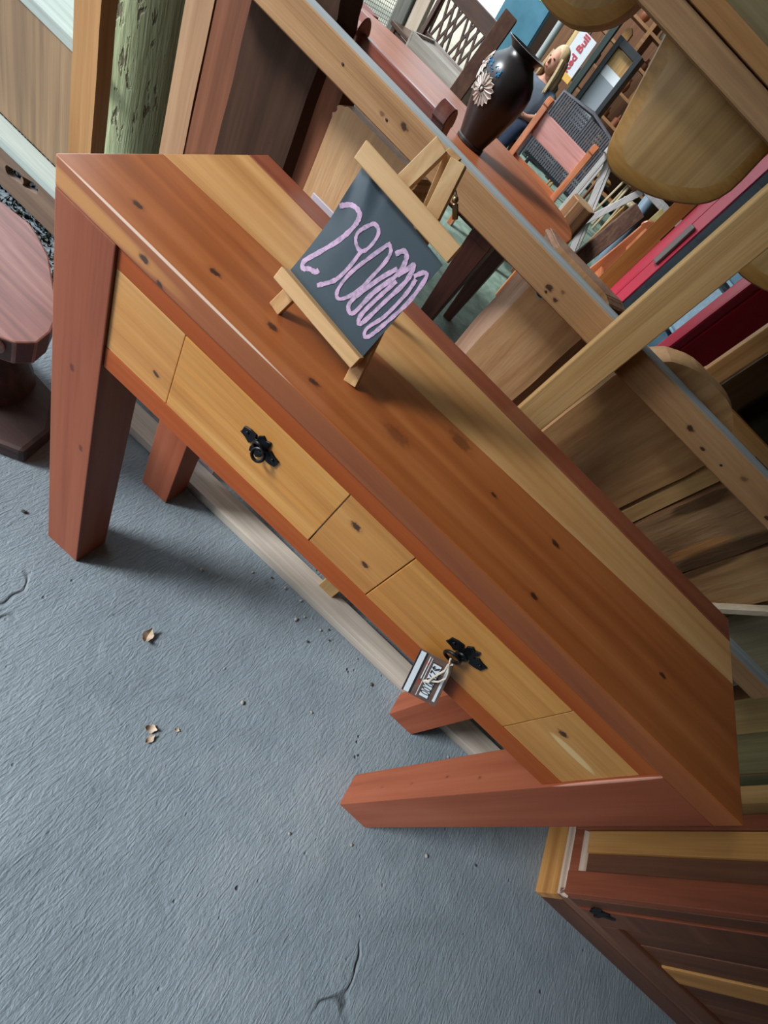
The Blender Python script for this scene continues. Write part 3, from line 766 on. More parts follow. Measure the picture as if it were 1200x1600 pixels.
def hang(label, outline, sh):
    cx_ = sum(p[0] for p in outline) / len(outline); cz_ = sum(p[1] for p in outline) / len(outline)
    m = MB(); n = len(outline)
    ins = [(cx_ + (x - cx_) * .80, cz_ + (z - cz_) * .86 + .012) for x, z in outline]
    rings = [[(x, .918, z) for x, z in ins], [(x, .930, z) for x, z in [(cx_ + (a - cx_) * .97, cz_ + (b - cz_) * .97) for a, b in outline]],
             [(x, .942, z) for x, z in outline], [(x, .975, z) for x, z in outline]]
    k0 = []
    for r_ in rings:
        k0.append(len(m.v)); m.v += r_
    m.f.append([k0[0] + j for j in range(n)]); m.mi.append(0)
    m.f.append([k0[3] + j for j in range(n)]); m.mi.append(0)
    for q in range(3):
        for j in range(n):
            m.f.append([k0[q] + j, k0[q] + (j + 1) % n, k0[q + 1] + (j + 1) % n, k0[q + 1] + j]); m.mi.append(1)
    o = m.build('hanging_board', [M_hang, M_hangb], None, smooth=True)
    rebase(o, (cx_, .95, min(p[1] for p in outline)))
    return tag(o, label, 'board', 'rounded boards hanging from the beam')
def rnd_poly(pts, r, n=5):
    out = []
    m = len(pts)
    for i in range(m):
        p = Vector(pts[i] + (0,)); a = Vector(pts[i - 1] + (0,)); b = Vector(pts[(i + 1) % m] + (0,))
        ra = min(r, (a - p).length * .45); rb = min(r, (b - p).length * .45)
        s = p + (a - p).normalized() * ra; e = p + (b - p).normalized() * rb
        for k in range(n + 1):
            t = k / n; q = s * (1 - t) ** 2 + p * 2 * t * (1 - t) + e * t * t
            out.append((q.x, q.y))
    return out
hang('big rounded pale board hanging tilted from the beam, in the middle of the three', rnd_poly([(.262, 1.395), (.340, 1.128), (.470, 1.150), (.585, 1.215), (.565, 1.41)], .055), 0)
hang('rounded board hanging from the beam at the top of the picture, left of the others', rnd_poly([(-.06, 1.40), (.02, 1.232), (.135, 1.235), (.215, 1.30), (.215, 1.42)], .06), 0)
hang('rounded board hanging from the beam at the right edge, behind the pale upright', rnd_poly([(.60, 1.40), (.645, 1.20), (.71, 1.165), (.84, 1.20), (.90, 1.41)], .075), 0)

# ------------------------------------------------------------------ framed mirror and the dark chest it stands on
DC = thing('dark_chest', 'dark low chest carrying the framed mirror behind the rail', 'chest', (1.5, 1.25, 0))
M_chest = wood('grey_black_chest', '24211f', '35312e', '4a4542', 'X', .5)
MB().box(1.02, 2.1, 1.03, 1.5, 0, .93).build('body', M_chest, DC, .006)
MB().tube([(1.03, 1.018, .80), (1.20, 1.012, .90), (1.42, 1.012, .80)], .005, 6).build('curved_trim', M_grey, DC, smooth=True)
for x in (1.12, 1.2): MB().box(x, x + .012, 1.022, 1.032, .2, .90).build('pale_trim', M_grey, DC, .001, 1)
MR = thing('framed_mirror', 'orange-brown wooden frame around dark glass, at the right edge behind the rail', 'mirror', (1.3, 1.0, .93))
M_mf = wood('orange_frame_wood', '8a5c31', 'ae7e4b', 'c29867', 'X', .4, coat=.2)
M_mfz = wood('orange_frame_upright', '8a5c31', 'ae7e4b', 'c29867', 'Z', .4, coat=.2)
MB().box(.868, .918, 1.0, 1.03, .935, 1.50).build('stile', M_mfz, MR, .003)
MB().box(1.55, 1.60, 1.0, 1.03, .935, 1.50).build('stile', M_mfz, MR, .003)
MB().box(.918, 1.55, 1.0, 1.03, .935, .985).build('bottom_rail', M_mf, MR, .003)
MB().box(.918, 1.55, 1.0, 1.03, 1.45, 1.50).build('top_rail', M_mf, MR, .003)
MB().box(.918, .924, 1.004, 1.016, .985, 1.45).build('inner_bead', M_mould, MR)
MB().box(.918, 1.55, 1.016, 1.022, .985, 1.45).build('glass', plain('dark_mirror_glass', '6f6a66', .06, 1.0, .1, 5), MR)
MB().box(.875, 1.59, 1.03, 1.06, .932, 1.0).build('back_foot', M_mf, MR, .002)

# ------------------------------------------------------------------ red drinks cooler with a glass door
CL = thing('drinks_cooler', 'tall red upright cooler with a glass door and grey handle, behind the hanging boards', 'cooler', (.99, 2.1, 0))
ka = Vector((.99, 2.1, 0)); dd = Vector((-.36, .53, 0)).normalized(); ds = Vector((.83, .557, 0)).normalized()
M_red = plain('red_enamel', 'bd1a33', .35, 0, .08, 3, coat=.3)
M_red_lit = plain('sky_lit_red_door', 'b92f45', .3, 0, .06, 3, coat=.3)  # pinker copy of the red, with the sky light on the door put in
M_cool = plain('pale_cooler_lining', 'd0dde2', .5)
W_, S_, Hc = .62, .62, 1.75
def cbox(a0, a1, s0, s1, z0, z1, name, mat, par, bev=.006):
    """a along the door from the near corner, s back into the cooler"""
    q = lambda a, s, z: ka + dd * a + ds * s + Vector((0, 0, z))
    m = MB(); m.add([q(a, s, z) for z in (z0, z1) for s in (s0, s1) for a in (a0, a1)], [(0, 2, 3, 1), (4, 5, 7, 6), (0, 1, 5, 4), (1, 3, 7, 5), (3, 2, 6, 7), (2, 0, 4, 6)])
    return m.build(name, mat, par, bev, 2)
cbox(0, .03, .065, S_, 0, Hc, 'side_panel', M_red, CL); cbox(W_ - .03, W_, .065, S_, 0, Hc, 'side_panel', M_red, CL)
cbox(.03, W_ - .03, S_ - .03, S_, 0, Hc, 'back_panel', M_cool, CL); cbox(.03, W_ - .03, .065, S_ - .03, 0, .25, 'base_box', M_red, CL)
cbox(.03, W_ - .03, .065, S_ - .03, Hc - .2, Hc, 'top_box', M_red, CL)
cbox(W_ - .042, W_ - .031, .065, S_ - .03, .25, Hc - .2, 'lining', M_cool, CL, 0); cbox(.031, .042, .065, S_ - .03, .25, Hc - .2, 'lining', M_cool, CL, 0)
for z in (.58, .78, 1.05, 1.32): cbox(.043, W_ - .043, .12, S_ - .035, z, z + .012, 'shelf', M_cool, CL, .002)
door = cbox(0, .06, 0, .058, .47, Hc, 'door_frame', M_red_lit, CL, .012)
cbox(W_ - .155, W_ - .079, 0, .016, .47, Hc, 'door_frame', M_red_lit, CL, .005); cbox(W_ - .077, W_, 0, .058, .47, Hc, 'door_frame', M_red_lit, CL, .014)
cbox(.06, W_ - .155, 0, .058, .47, .56, 'door_frame', M_red_lit, CL, .01); cbox(.06, W_ - .155, 0, .058, Hc - .15, Hc, 'door_frame', M_red_lit, CL, .01)
gl = NT('cooler_glass'); gl.b.inputs['Base Color'].default_value = (.75, .9, .95, 1); gl.b.inputs['Roughness'].default_value = .03
gl.b.inputs['Transmission Weight'].default_value = 1; gl.b.inputs['IOR'].default_value = 1.1
cbox(.06, W_ - .155, .005, .011, .56, Hc - .15, 'glass', gl.m, CL, 0)
cbox(0, W_, .03, .064, .06, .465, 'grille_box', M_black, CL, .004)
for k in range(14): cbox(.02 + k * .041, .035 + k * .041, .004, .03, .10, .45, 'grille_rib', plain('grille_grey', '3a3e42', .4), CL, .004)
cbox(W_ - .135, W_ - .098, -.020, -.002, .895, 1.09, 'handle', plain('grey_plastic', '6c6460', .45), CL, .006)
cbox(W_ - .125, W_ - .108, -.004, .004, .90, .92, 'handle_mount', _mats['grey_plastic'], CL, .001); cbox(W_ - .125, W_ - .108, -.004, .004, 1.06, 1.08, 'handle_mount', _mats['grey_plastic'], CL, .001)
M_carton = (plain('white_carton', 'e6e6ea', .6, 0, .12, 60), plain('grey_blue_carton', '71838f', .6), plain('pale_blue_carton', '9fb4be', .6))
for k, (a, z, h, mi) in enumerate(((.06, .592, .17, 0), (.20, .592, .16, 1), (.34, .592, .16, 0), (.06, .792, .2, 2), (.20, .792, .22, 0), (.34, .792, .23, 0), (.06, 1.062, .22, 1), (.20, 1.062, .2, 2), (.34, 1.062, .22, 0), (.06, 1.332, .2, 2), (.2, 1.332, .2, 1), (.34, 1.332, .2, 2))):
    o = cbox(a, a + .11, .16, .34, z, z + h, 'carton', M_carton[mi], None, .003)
    p = ka + dd * (a + .05) + ds * .25; p.z = z; rebase(o, p)
    tag(o, ('white', 'grey-blue', 'pale blue')[mi] + ' carton on a shelf inside the red drinks cooler', 'carton', ('white', 'grey-blue', 'pale blue')[mi] + ' cartons in the cooler')

op = slab('orange_post', 'smooth orange-brown plank standing left of the red cooler', (.56, .64), (.56, .64), 1.6, 2.62, 0, .05, [wood('orange_plank', '7a4518', '9c5f27', 'b0763c', 'Z', .5), M_redb], seed=50, wob=.0, cat='plank')

# ------------------------------------------------------------------ oval dining table and vase
DT = thing('dining_table', 'glossy reddish dining table with a rounded end, behind the rail', 'table', (-.45, 2.2, 0))
M_dt = wood('glossy_mahogany', '74391f', '955431', 'ad6f4b', 'X', .42, coat=.0, bump=.03, spec=.3)
pts = []
for k in range(48):
    a = 2 * math.pi * k / 48; c_, s_ = math.cos(a), math.sin(a)
    pts.append((-.47 + .81 * math.copysign(abs(c_) ** .62, c_), 2.15 + .50 * math.copysign(abs(s_) ** .75, s_)))
MB().prism(pts, 'Z', .715, .76).build('tabletop', M_dt, DT, .012, 3, smooth=True)
M_dk = wood('dark_table_leg', '3a1d16', '52291f', '683a2c', 'Z', .45)
for x in (-1.0, .08):
    for y in (1.83, 2.42):
        MB().loft([(x - .055, y - .055, .60), (x + .055, y - .055, .60), (x + .055, y + .055, .60), (x - .055, y + .055, .60)],
                  [(x - .025, y - .025, 0), (x + .025, y - .025, 0), (x + .025, y + .025, 0), (x - .025, y + .025, 0)]).box(x - .055, x + .055, y - .055, y + .055, .60, .715).build('leg', M_dk, DT, .003, 1)
for y in (1.82, 2.41): MB().box(-.945, .025, y, y + .025, .61, .714).build('apron', M_dk, DT, .002)
for x in (-1.01, .07): MB().box(x, x + .025, 1.885, 2.365, .61, .714).build('apron', M_dk, DT, .002)

vb = Vector((-.272, 2.10, .76))
VS = thing('vase', 'tall dark pottery vase with silver flowers, standing on the dining table', 'vase', vb)
prof = [(r * 1.03, z * .77) for r, z in ((.060, 0), (.066, .004), (.066, .018), (.062, .024), (.075, .08), (.092, .15), (.106, .22), (.113, .28), (.110, .325), (.096, .365), (.074, .395), (.062, .412), (.060, .425), (.070, .440), (.082, .450), (.086, .455), (.080, .456), (.055, .43), (.05, .40))]
t = NT('dark_glazed_pottery')
tc = t.n('ShaderNodeTexCoord'); sp = t.n('ShaderNodeSeparateXYZ'); t.l(tc.outputs['Object'], sp.inputs[0])
nzv = t.noise(tc.outputs['Object'], 9, 4, .5)
t.l(t.ramp(nzv, [(.3, '1c1a1c'), (.6, '241f1e'), (.8, '33302f')]), t.b.inputs['Base Color'])
t.b.inputs['Roughness'].default_value = .30
MB().lathe(prof, vb, 40).build('body', t.m, VS, smooth=True)
M_blue = plain('blue_glaze', '2f7fae', .3, 0, .3, 60, coat=.4)
M_silv = plain('silver_petal', 'b7aca4', .45, .3, .15, 40)
def vase_pt(ang, z, lift=.002):
    r = None
    for (r0, z0), (r1, z1) in zip(prof, prof[1:]):
        if z0 <= z <= z1 and z1 > z0: r = r0 + (r1 - r0) * (z - z0) / (z1 - z0); break
    r = (r or .1) + lift
    return vb + Vector((r * math.cos(ang), r * math.sin(ang), z))
def flower(ang, z, R_, name='flower'):
    m = MB()
    for k in range(16):
        a = 2 * math.pi * k / 16
        def q(rad, off): return vase_pt(ang + (rad * math.cos(a) - off * math.sin(a)) / .105, z + rad * math.sin(a) + off * math.cos(a), .003)
        lp = [q(R_ * .25, 0), q(R_ * .55, R_ * .11), q(R_ * .85, R_ * .13), q(R_, 0), q(R_ * .85, -R_ * .13), q(R_ * .55, -R_ * .11)]
        m.tube(lp, .0021, 4, closed=True); m.add([p - (p - vb - Vector((0, 0, z))).normalized() * .0012 for p in lp], [tuple(range(6))])
    m.ball(vase_pt(ang, z, .002), .007)
    return m.build(name, M_silv, VS, smooth=True)
flower(math.radians(-112), .178, .052)
flower(math.radians(-160), .232, .050)
m = MB(); rr = random.Random(5)
for k in range(34):
    m.ball(vase_pt(math.radians(rr.uniform(-138, -92)), rr.uniform(.238, .262), .0), rr.uniform(.002, .0045), 6, 4)
m.build('blue_spray', M_blue, VS, smooth=True)

# ------------------------------------------------------------------ chairs
def chair(label, loc, rz, cols, scale=1.0, h=.95, w=.44, crest=(.80, .93), lower=(.52, .58), group='rustic wooden chairs', round_top=True, lattice=False, pw=.04, pd=.05, crest_mat=None):
    """local frame: back at y = 0, seat towards +y"""
    c = thing('wooden_chair', label, 'chair', loc, rz, group)
    dk, md, lt = cols
    mz = wood('chair_upright_' + md, dk, md, lt, 'Z', .35, coat=.25); mx = wood('chair_rail_' + md, dk, md, lt, 'X', .3, coat=.3)
    for s in (-1, 1):
        xc = s * w / 2
        # rear post with a forward-curling rounded top
        po = []
        pr = [(.0, 0), (.0, .45), (-.035, .70), (-.055, h - .06)]
        th = pd
        front = [(y + th / 2, z) for y, z in pr]; back = [(y - th / 2, z) for y, z in pr]
        capc = (-.058, h - .055)
        cap = [(capc[0] + (pd / 2 + .010) * math.cos(a), capc[1] + .050 * math.sin(a)) for a in [math.radians(d) for d in range(0, 181, 20)]]
        MB().prism(front + cap + list(reversed(back)), 'X', xc - pw / 2, xc + pw / 2).build('rear_post', mz, c, .003, 1, local=True)
        MB().box(xc - .022, xc + .022, .36, .405, 0, .43).build('front_leg', mz, c, .003, 1, local=True)
        MB().box(xc - .012, xc + .012, .03, .36, .16, .20).build('side_stretcher', mz, c, .002, 1, local=True)
    MB().prism([(-w / 2 - .03, .03), (w / 2 + .03, .03), (w / 2 + .03, .43), (-w / 2 - .03, .43)], 'Z', .432, .465).build('seat', mx, c, .006, 2, local=True)
    MB().box(-w / 2 + .02, w / 2 - .02, -.062, -.035, crest[0], crest[1]).build('crest_rail', crest_mat or mx, c, .006, 2, local=True)
    MB().box(-w / 2 + .02, w / 2 - .02, -.035, -.008, lower[0], lower[1]).build('lower_rail', mx, c, .004, 2, local=True)
    MB().box(-w / 2 + .02, w / 2 - .02, .37, .39, .35, .42).build('front_rail', mx, c, .003, 1, local=True)
    if lattice:
        for k in range(-3, 4):
            for sg in (-1, 1):
                xa = k * w / 7.5 + .02 * math.sin(k * 2.3 + sg)
                xb = max(-w / 2 + .02, min(w / 2 - .02, xa + sg * .09))
                MB().bar((xa, -.03, lower[1] - .005), (xb, -.05, crest[0] + .005), .022, .014, up=(0, 1, 0)).build('lattice_slat', mz, c, .002, 1, local=True)
    return c
RED = ('5c2b1f', '824437', '9c6252'); ORG = ('8a4728', 'b06a43', 'c98a62'); BRN = ('2c1a13', '46291c', '5e3a28')
chair('red-brown chair backing onto the rail, its seat under the dining table, left of the vase', (-.39, 1.52, 0), 0, RED, crest=(.76, .885), lower=(.58, .635), w=.39, h=.93, group=None, pw=.055, pd=.06)
chair('orange chair with its crest sheen painted pink, at the far end of the dining table', (-.31, 4.03, 0), math.radians(180), ORG, crest=(.70, .85), lower=(.50, .56), w=.46, h=.93, group=None, pw=.045, pd=.085, crest_mat=wood('pink_painted_sheen_crest', 'a06a62', 'c58f88', 'd6a9a2', 'X', .25, coat=.6))  # gloss on the crest is put into its colour as pink
chair('low brown chair with round-topped posts, left of the orange-brown plank', (.56, 3.15, 0), math.radians(100), ORG, crest=(.74, .88), w=.42, h=.93, group=None, pw=.03, pd=.09)
chair('dark carved chair with a lattice back against the bright doorway', (-1.83, 5.14, 0), math.radians(170), BRN, crest=(.80, .93), lower=(.47, .53), w=.62, h=.95, group=None, lattice=True)

# woven armchair
RA = thing('rattan_chair', 'dark grey woven rattan chair behind the orange chair', 'chair', (-.45, 5.35, 0))
M_rat = plain('grey_rattan', '4a4a50', .55, 0, .25, 30)
m = MB()
for k in range(27):
    m.bar((-.76 + k * .024, 5.32, .44), (-.76 + k * .024, 5.37, .93), .016, .012, up=(0, 1, 0))
m.build('woven_strands', M_rat, RA)['kind'] = 'stuff'
m = MB()
for k in range(15): m.box(-.77, -.13, 5.335 + k * .003, 5.348 + k * .003, .46 + k * .031, .474 + k * .031)
m.build('cross_weave', plain('dark_rattan', '2a2a30', .6), RA)['kind'] = 'stuff'
MB().tube([(-.79, 5.33, .0), (-.79, 5.34, .5), (-.78, 5.38, .92), (-.45, 5.39, .96), (-.12, 5.38, .92), (-.11, 5.34, .5), (-.11, 5.33, 0)], .02, 8).build('frame', M_rat, RA, smooth=True)
MB().box(-.77, -.13, 5.38, 5.75, .40, .44).build('seat', M_rat, RA, .01)
for x in (-.76, -.14): MB().tube([(x, 5.73, 0), (x, 5.73, .62), (x, 5.36, .64)], .018, 8).build('arm', M_rat, RA, smooth=True)

# white trestle table
TS = thing('trestle_table', 'whitewashed table with crossed trestle legs, behind the log stump', 'table', (.25, 4.97, 0))
M_ww = wood('whitewashed_wood', '8f8a88', 'b5b0ae', 'cfcac8', 'Z', .7)
MB().box(-.10, .80, 4.80, 5.15, .88, .92).build('tabletop', M_ww, TS, .004)
for y in (4.85, 5.09):
    MB().bar((-.04, y, 0), (.36, y, .88), .055, .03, up=(0, 1, 0)).build('leg', M_ww, TS, .003, 1)
    MB().bar((.36, y + .032, 0), (-.04, y + .032, .88), .055, .03, up=(0, 1, 0)).build('leg', M_ww, TS, .003, 1)
    MB().box(-.09, -.045, y - .02, y + .02, 0, .88).build('post', M_ww, TS, .003)

# log stump and beam offcuts
m = MB(); rs = random.Random(9)
n = 10
A_ = [(.13 + .12 * math.cos(2 * math.pi * k / n) * rs.uniform(.85, 1.1), 3.98 + .12 * math.sin(2 * math.pi * k / n) * rs.uniform(.85, 1.1)) for k in range(n)]
m.loft([(x, y, 0) for x, y in A_], [(x * .97, y, .66) for x, y in A_], 0, 1)
tag(rebase(m.build('log_stump', [wood('stump_end', '6d5436', '937552', 'ab9170', 'X', .8, bump=.8), M_bark], None, .006, 1), (.13, 3.98, 0)), 'squared log stump with a rough pale top, behind the end of the dining table', 'stump')
m = MB().bar((.33, 3.93, .03), (.45, 4.45, .80), .13, .11, up=(0, 1, .3))
tag(rebase(m.build('timber_offcut', wood('dark_offcut', '33211a', '573a2c', '7a5a45', 'Z', .8, bump=.8), None, .006, 1), (.33, 3.93, 0)), 'dark timber offcut leaning beside the log stump', 'timber')
m = MB().bar((.56, 4.35, .02), (.62, 4.72, .90), .10, .02, up=(0, 1, 0))
tag(rebase(m.build('yellow_board', wood('bright_yellow_board', '857346', 'a5935f', 'bfb07f', 'Z', .4), None, .003, 1), (.56, 4.35, 0)), 'yellowish board leaning behind the dark timber offcut', 'board')
m = MB().tube([(.56, 5.45, 0), (.47, 5.62, .66), (.42, 5.75, 1.0)], [.055, .062, .066], 12)
tag(rebase(m.build('grey_pipe', plain('grey_blue_paint', '6b7f8e', .5), None, smooth=True), (.56, 5.45, 0)), 'grey-blue pipe leaning beyond the orange-brown plank', 'pipe')
for k in range(4):
    m = MB().bar((.62 + k * .12, 5.0 + k * .1, .02), (.78 + k * .12, 5.75, 1.15), .05, .03, up=(0, 1, 0))
    tag(rebase(m.build('brown_lath', M_redb, None, .002, 1), (.62 + k * .12, 5.0 + k * .1, 0)), 'brown lath leaning in the dark beyond the orange-brown plank', 'lath', 'laths leaning beyond the cooler')

# ------------------------------------------------------------------ items left of the vase
DB = MB().bar((-.85, 3.00, .02), (-.94, 3.64, 1.08), .03, .095, up=(1, .2, 0)).build('dark_plank', M_dark, None, .003, 1)
tag(rebase(DB, (-.83, 3.0, 0)), 'dark brown plank leaning just left of the vase, in front of the lattice chair', 'plank')
WB = thing('crate', 'weathered grey wooden crate below the lattice chair', 'crate', (-1.45, 4.4, 0))
M_wb = wood('weathered_crate', '7d7166', 'a0958a', 'bdb4a9', 'X', .8, bump=.6)
for z in (.02, .17, .32, .47):
    MB().box(-1.72, -1.18, 4.18, 4.20, z, z + .13).build('slat', M_wb, WB, .002, 1)
    MB().box(-1.72, -1.18, 4.58, 4.60, z, z + .13).build('slat', M_wb, WB, .002, 1)
    MB().box(-1.74, -1.72, 4.18, 4.60, z, z + .13).build('slat', M_wb, WB, .002, 1)
    MB().box(-1.18, -1.16, 4.18, 4.60, z, z + .13).build('slat', M_wb, WB, .002, 1)
MB().box(-1.72, -1.18, 4.20, 4.58, .0, .02).build('bottom', M_wb, WB)
MB().box(-1.72, -1.18, 4.20, 4.58, .56, .58).build('lid', M_wb, WB)
# posts, wire mesh and greenery at the open side
m = MB().box(-2.56, -2.42, 5.34, 5.46, 0, 2.70)
tag(rebase(m.build('square_post', wood('grey_post', '55534c', '77756c', '8f8d84', 'Z', .8, bump=.6), None, .008, 1), (-2.49, 5.4, 0)), 'grey weathered square post beside the wire mesh', 'post')
m = MB().box(-2.40, -2.27, 5.36, 5.44, 0, 2.70)
tag(rebase(m.build('square_post', wood('bleached_post', 'ae927c', 'd5bda6', 'e6d5c4', 'Z', .7), None, .004, 1), (-2.33, 5.4, 0)), 'bleached pinkish post right of the grey weathered post', 'post')
ME = thing('wire_mesh', 'fine wire mesh screen with greenery behind, at the open side of the shed', 'screen', (-3.0, 4.6, 0))
m = MB(); M_wire = plain('galvanised_wire', '8b8f8c', .5, .6)
a0, a1 = Vector((-2.62, 5.45, 0)), Vector((-3.0, 3.2, 0)); dv = a1 - a0
for k in range(76): m.bar(a0 + dv * (k / 75), a0 + dv * (k / 75) + Vector((0, 0, 2.0)), .004, .004)
for k in range(66): m.bar(a0 + Vector((0, 0, .03 * k)), a1 + Vector((0, 0, .03 * k)), .004, .004)
m.build('wire_grid', M_wire, ME)['kind'] = 'stuff'
MB().bar(a0 + Vector((0, 0, 2.0)), a1 + Vector((0, 0, 2.0)), .05, .05).build('top_bar', M_bat, ME, .002)
MB().bar(a1, a1 + Vector((0, 0, 2.0)), .05, .05).build('end_post', M_bat, ME, .002)
M_leaf = plain('leaf_green', '5f8a3c', .6, 0, .5, 5)
def bush(label, c, r, n, seed):
    rb = random.Random(seed)
    b = thing('shrub', label, 'shrub', (c[0], c[1], -.02))
    st = MB()
    for k in range(6):
        st.tube([(c[0], c[1], -.02), (c[0] + rb.uniform(-.4, .4) * r, c[1] + rb.uniform(-.4, .4) * r, c[2] * .8)], [.02, .008], 5)
    st.build('stems', M_bark, b)
    m = MB()
    for _ in range(n):
        d_ = Vector((rb.gauss(0, 1), rb.gauss(0, 1), rb.gauss(0, 1))).normalized() * r * rb.uniform(.35, 1)
        p = Vector(c) + d_
        if p.z < 0: p.z = -p.z * .5
        u = Vector((rb.gauss(0, 1), rb.gauss(0, 1), rb.gauss(0, 1))).normalized(); v = u.orthogonal().normalized()
        l_ = rb.uniform(.05, .10); w = l_ * .35
        m.add([p, p + u * l_ * .5 + v * w, p + u * l_, p + u * l_ * .5 - v * w], [(0, 1, 2, 3)])
    m.build('foliage', M_leaf, b)['kind'] = 'stuff'
bush('leafy green shrub outside, just beyond the wire mesh', (-4.1, 5.2, .9), .75, 1500, 1)
bush('leafy green shrub outside, further off behind the posts', (-4.6, 7.4, .8), .8, 1200, 2)
RC = MB().box(-1.86, -1.62, 3.22, 3.45, .0, .62).build('red_crate', plain('red_brown_paint', '6e2a22', .5, 0, .1, 6), None, .01)
tag(rebase(RC, (-1.74, 3.33, 0)), 'dark red box at the top edge beside the wire mesh', 'box')

# ------------------------------------------------------------------ far clutter
FR = thing('energy_drink_fridge', 'dark blue-grey display fridge with white lettering, at the far left', 'fridge', (-2.85, 9.7, 0))
M_fr = plain('dark_teal_fridge', '2b4653', .35, 0, .15, 2, coat=.2)
MB().box(-3.2, -2.5, 9.45, 10.05, 0, 1.75).build('body', M_fr, FR, .02)
MB().box(-3.17, -2.53, 9.42, 9.449, .15, 1.45).build('door', plain('teal_fridge_door', '3f6a7c', .15, 0, .2, 3), FR, .004)
MB().box(-3.19, -2.51, 9.40, 9.449, 1.46, 1.74).build('header', plain('white_header', 'b9d2cf', .4), FR, .004)
text_mesh('MONSTER', .125, M_white, 'lettering', FR, frame((-2.80, 9.416, 1.33), (1, 0, 0), (0, 0, 1)), .002, .003)
text_mesh('ENERGY', .07, plain('green_print', '9fd04f', .5), 'lettering', FR, frame((-2.80, 9.416, 1.20), (1, 0, 0), (0, 0, 1)), .002)

SG = thing('drink_sign', 'pale vertical drink sign with red lettering, hanging behind the seated person', 'sign', (-1.52, 8.1, .85))
MB().box(-1.66, -1.40, 8.10, 8.12, .84, 1.30).build('sign_panel', plain('pale_sign', 'c9cdd2', .5), SG, .003)
MB().box(-1.66, -1.53, 8.094, 8.10, .84, .91).build('red_block', plain('sign_red', 'a33b36', .5), SG); MB().box(-1.53, -1.40, 8.094, 8.10, .84, .91).build('yellow_block', plain('sign_yellow', 'd2a24b', .5), SG)
text_mesh('Red Bull', .115, plain('sign_letter_red', 'b5323f', .5), 'lettering', SG, frame((-1.53, 8.097, 1.10), (0, 0, 1), (-1, 0, 0)), .002, .003)
MB().tube([(-1.53, 8.11, 1.30), (-1.53, 8.11, 2.70)], .008, 6).build('hanger', M_black, SG)
m = MB().box(-1.33, -1.25, 7.9, 7.98, 0, 2.70)
tag(rebase(m.build('steel_post', plain('green_black_steel', '22302c', .5), None, .006, 1), (-1.29, 7.94, 0)), 'thin green-black steel post right of the drink sign', 'post')
m = MB().tube([(-1.75, 8.5, 0), (-1.74, 8.5, 1.5), (-1.73, 8.5, 2.70)], .075, 14)
tag(rebase(m.build('log_post', wood('pale_log', '7d6136', 'a08454', 'b59c6e', 'Z', .7), None, smooth=True), (-1.74, 8.5, 0)), 'pale round log post left of the drink sign', 'post')
m = MB().tube([(-2.25, 9.2, 0), (-2.2, 9.2, 2.70)], .05, 12)
tag(rebase(m.build('grey_downpipe', plain('grey_pipe_paint', '848a88', .4), None, smooth=True), (-2.2, 9.2, 0)), 'grey downpipe between the dark fridge and the log post', 'pipe')
CF = thing('black_cabinet', 'black framed display cabinet with a grey panel, right of the steel post', 'cabinet', (-1.05, 8.1, 0))
M_bf = plain('black_frame_paint', '22262a', .5)
for x in (-1.20, -.88): MB().box(x, x + .06, 8.0, 8.35, .0, 1.50).build('upright', M_bf, CF, .004)
MB().box(-1.14, -.88, 8.0, 8.35, 1.42, 1.50).build('top', M_bf, CF, .004); MB().box(-1.14, -.88, 8.0, 8.35, .3, .62).build('bottom_box', M_bf, CF, .004)
MB().box(-1.14, -.88, 8.05, 8.08, .62, 1.14).build('grey_panel', plain('grey_satin_panel', '8b9299', .3), CF, .002)
MB().box(-1.14, -.88, 8.05, 8.08, 1.14, 1.24).build('white_panel', plain('white_label_panel', 'd8dee2', .4), CF, .002)  # plain white panel of one even colour
MB().box(-1.14, -.88, 8.05, 8.08, 1.24, 1.41).build('wood_panel', M_bat, CF, .002)
SH = thing('display_shelves', 'tall wooden display shelves crowded with small wares, against the back wall', 'shelves', (-.9, 10.2, 0))
M_sh = wood('shelf_wood', '6b4526', '8d6239', 'a67d52', 'X', .6)
for x in (-2.2, -1.3, -.45, .4): MB().box(x, x + .06, 9.9, 10.5, 0, 2.3).build('upright', M_sh, SH, .003)
for z in (.12, .45, .78, 1.11, 1.44, 1.77, 2.1):
    for xa, xb in ((-2.14, -1.3), (-1.24, -.45), (-.39, .4)): MB().box(xa, xb, 9.9, 10.5, z, z + .035).build('shelf', M_sh, SH, .003)
wc = [wood('ware_' + b, a, b, c, 'Z', .6) for a, b, c in (('6a4722', '9a6f38', 'b58e56'), ('4f2b18', '7a4427', '955e3c'), ('8a7a5c', 'b0a080', 'c8bb9e'), ('31302c', '4f4d46', '6c6a60'))]
rw = random.Random(11)
